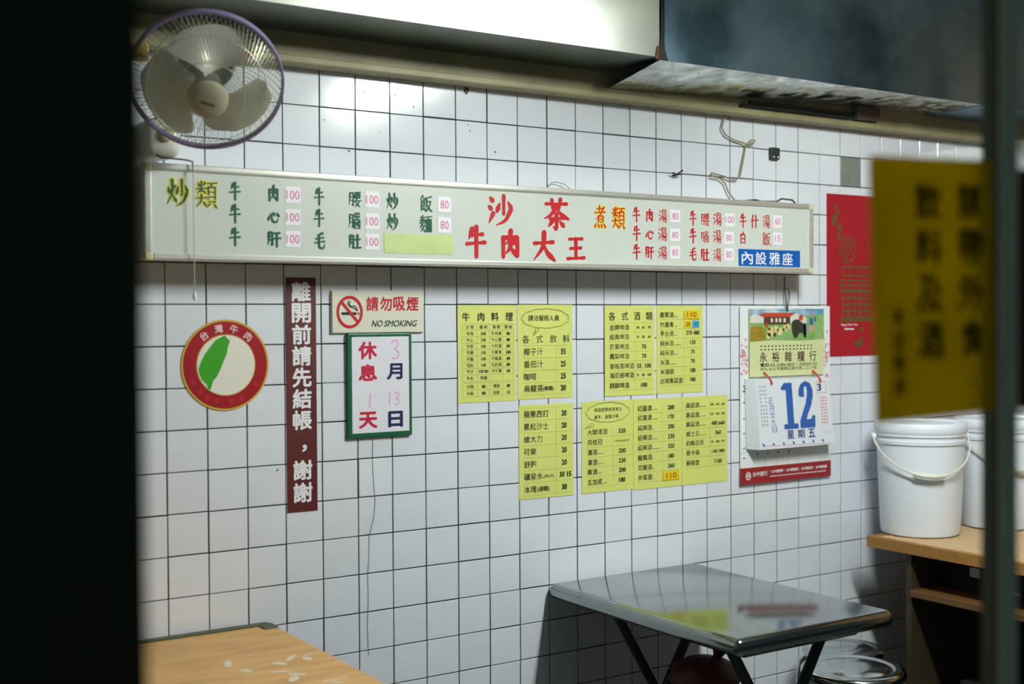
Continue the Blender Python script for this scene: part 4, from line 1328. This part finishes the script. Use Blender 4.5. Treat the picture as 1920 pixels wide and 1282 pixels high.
# ================================================================== WOODEN SHELF UNIT
sh = thing('shelf_unit', 'pine shelf unit with slatted top carrying white buckets', 'shelf', (2.9, -.6, 0))
MB().rbox(2.452, 2.475, -1.25, -.146, .750, .790, .002, 1).build('top_rail', 'wood_pine', sh)
MB().rbox(2.476, 3.36, -.185, -.146, .752, .789, .002, 1).build('top_rail', 'wood_pine', sh)
x = 2.478
while x < 3.34:
    MB().rbox(x, x + .036, -1.25, -.187, .766, .789, .002, 1).build('slat', 'wood_slat', sh)
    x += .046
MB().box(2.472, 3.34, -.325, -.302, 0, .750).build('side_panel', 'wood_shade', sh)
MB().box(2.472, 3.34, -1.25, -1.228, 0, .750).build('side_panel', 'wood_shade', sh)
MB().rbox(2.462, 2.90, -1.227, -.326, .603, .627, .002, 1).build('inner_shelf', 'wood_half_shade', sh)
MB().box(2.90, 2.915, -1.227, -.326, .02, .750).build('back_panel', 'dark_box', sh)
db = thing('black_box', 'black appliance with a small pale label inside the wooden shelf unit', 'box', (2.7, -.6, .627))
MB().rbox(2.60, 2.88, -1.0, -.36, .628, .744, .006, 2).build('body', 'dark_box', db)
lb = MB().box(2.5985, 2.6005, -.505, -.465, .680, .712).build('label_sticker', 'cal_grey', db)
MB().rbox(2.596, 2.601, -.66, -.56, .648, .658, .001, 1).build('handle', 'steel_edge', db)
db2 = thing('dark_crate', 'dark crate standing on the floor inside the wooden shelf unit', 'crate', (2.7, -.7, 0))
MB().rbox(2.56, 2.88, -1.1, -.45, 0.0, .33, .01, 2).build('body', 'dark_box', db2)
MB().rbox(2.55, 2.565, -.9, -.65, .27, .29, .004, 2).build('handle', 'steel_edge', db2)

# ================================================================== BUCKETS
def bucket():
    o = thing('white_bucket', '', 'bucket', (0, 0, 0), 'white plastic buckets')
    H = .40
    MB().lathe([(.128, 0), (.134, .004), (.138, .02), (.150, .318), (.150, .322), (.155, .324), (.156, .336), (.152, .338), (.152, .350), (.157, .352), (.157, .362), (.152, .364)], (0, 0, 0), (0, 0, 1), 56).build('body', 'bucket', o, smooth=True)
    MB().lathe([(.158, .362), (.160, .366), (.160, .392), (.155, .398), (.146, .398), (.142, .390), (.02, .390)], (0, 0, 0), (0, 0, 1), 56).build('lid', 'bucket', o, smooth=True)
    e = Vector((.8, -.6, 0)).normalized()       # pivot axis
    f = Vector((-.6, -.8, 0)).normalized()      # side facing out
    for s in (-1, 1):
        MB().lathe([(.012, .148), (.012, .168), (.008, .172)], e * 0 + Vector((0, 0, .345)), e * s, 14).build('ear', 'bucket', o, smooth=True)
    pts = []
    for k in range(25):
        a = math.pi * k / 24
        q = e * (.166 * math.cos(a)) + f * (.172 * math.sin(a)) + Vector((0, 0, .345 - .125 * math.sin(a)))
        pts.append(q)
    hd = MB().tube(pts, .0035, 8).build('handle', 'bucket_handle', o, smooth=True)
    MB().tube(pts[10:16], .0085, 10).build('grip', 'bucket_handle', hd, smooth=True)
    return o
b1 = bucket()
b1.location = (2.655, -.215, .7905)
b1['label'] = 'white lidded plastic bucket at the wall end of the pine shelf'
b2_ = copy_tree(b1)
b2_.location = (3.02, -.275, .7905)
b2_.rotation_euler = (0, 0, R(18))
b2_['label'] = 'white plastic bucket behind the first, beside the right wall'

# ================================================================== KITCHEN HOOD BEYOND THE POST
kh = thing('kitchen_hood', 'bright stainless kitchen hood box beyond the window post', 'hood', (3.55, -.2, 2.0))
MB().box(3.30, 3.795, -.33, -.001, 2.06, 2.242).build('body', 'duct_steel', kh)
MB().rbox(3.28, 3.795, -.35, -.001, 2.02, 2.06, .008, 2).build('lip', 'duct_steel_reflection', kh)

# ================================================================== NOTICES ON THE GLASS
yn = thing('yellow_notice', 'translucent yellow paper notice with dark Chinese columns stuck on the glass', 'notice', (.155, -2.2435, 1.447))
Q = [(.0495, 1.7345), (.2610, 1.7425), (.2670, 1.4525), (.0605, 1.4465)]
MB().add([(x, -2.2425, z) for x, z in Q] + [(x, -2.2422, z) for x, z in Q], [(3, 2, 1, 0), (4, 5, 6, 7), (0, 1, 5, 4), (1, 2, 6, 5), (2, 3, 7, 6), (3, 0, 4, 7)]).build('paper', 'notice_yellow', yn)
t = MB()
for chs, fx, z0_, st, w_, h_ in (('禁帶外食', .80, .165, .178, .046, .044), ('飲料及酒', .455, .165, .178, .046, .044), ('本店敬啟', .195, .60, .088, .022, .022)):
    for i, ch in enumerate(chs):
        fz = z0_ + st * i
        mark(yn, 'notice_ink', 'character', ch, .0495 + .208 * fx + .011 * fz, 1.738 - .289 * fz + .008 * (fx - .5), 0, -2.2428, fit=(w_, h_), bold=.03)
mark(yn, 'notice_ink', 'character', '、', .0495 + .208 * .80 + .010, 1.738 - .289 * .875, 0, -2.2428, fit=(.010, .010), bold=.03)
tag(MB().add([(x, y, z) for y in (-2.2425, -2.2421) for x, z in ((.304, 1.735), (.42, 1.735), (.42, 1.452), (.304, 1.452))], [(3, 2, 1, 0), (4, 5, 6, 7), (0, 1, 5, 4), (1, 2, 6, 5), (2, 3, 7, 6), (3, 0, 4, 7)]).build('brown_notice', 'notice_brown'), 'dark brown paper stuck on the glass beyond the window post', 'notice')
bpy.data.objects.remove(FO)
bpy.data.curves.remove(FC)
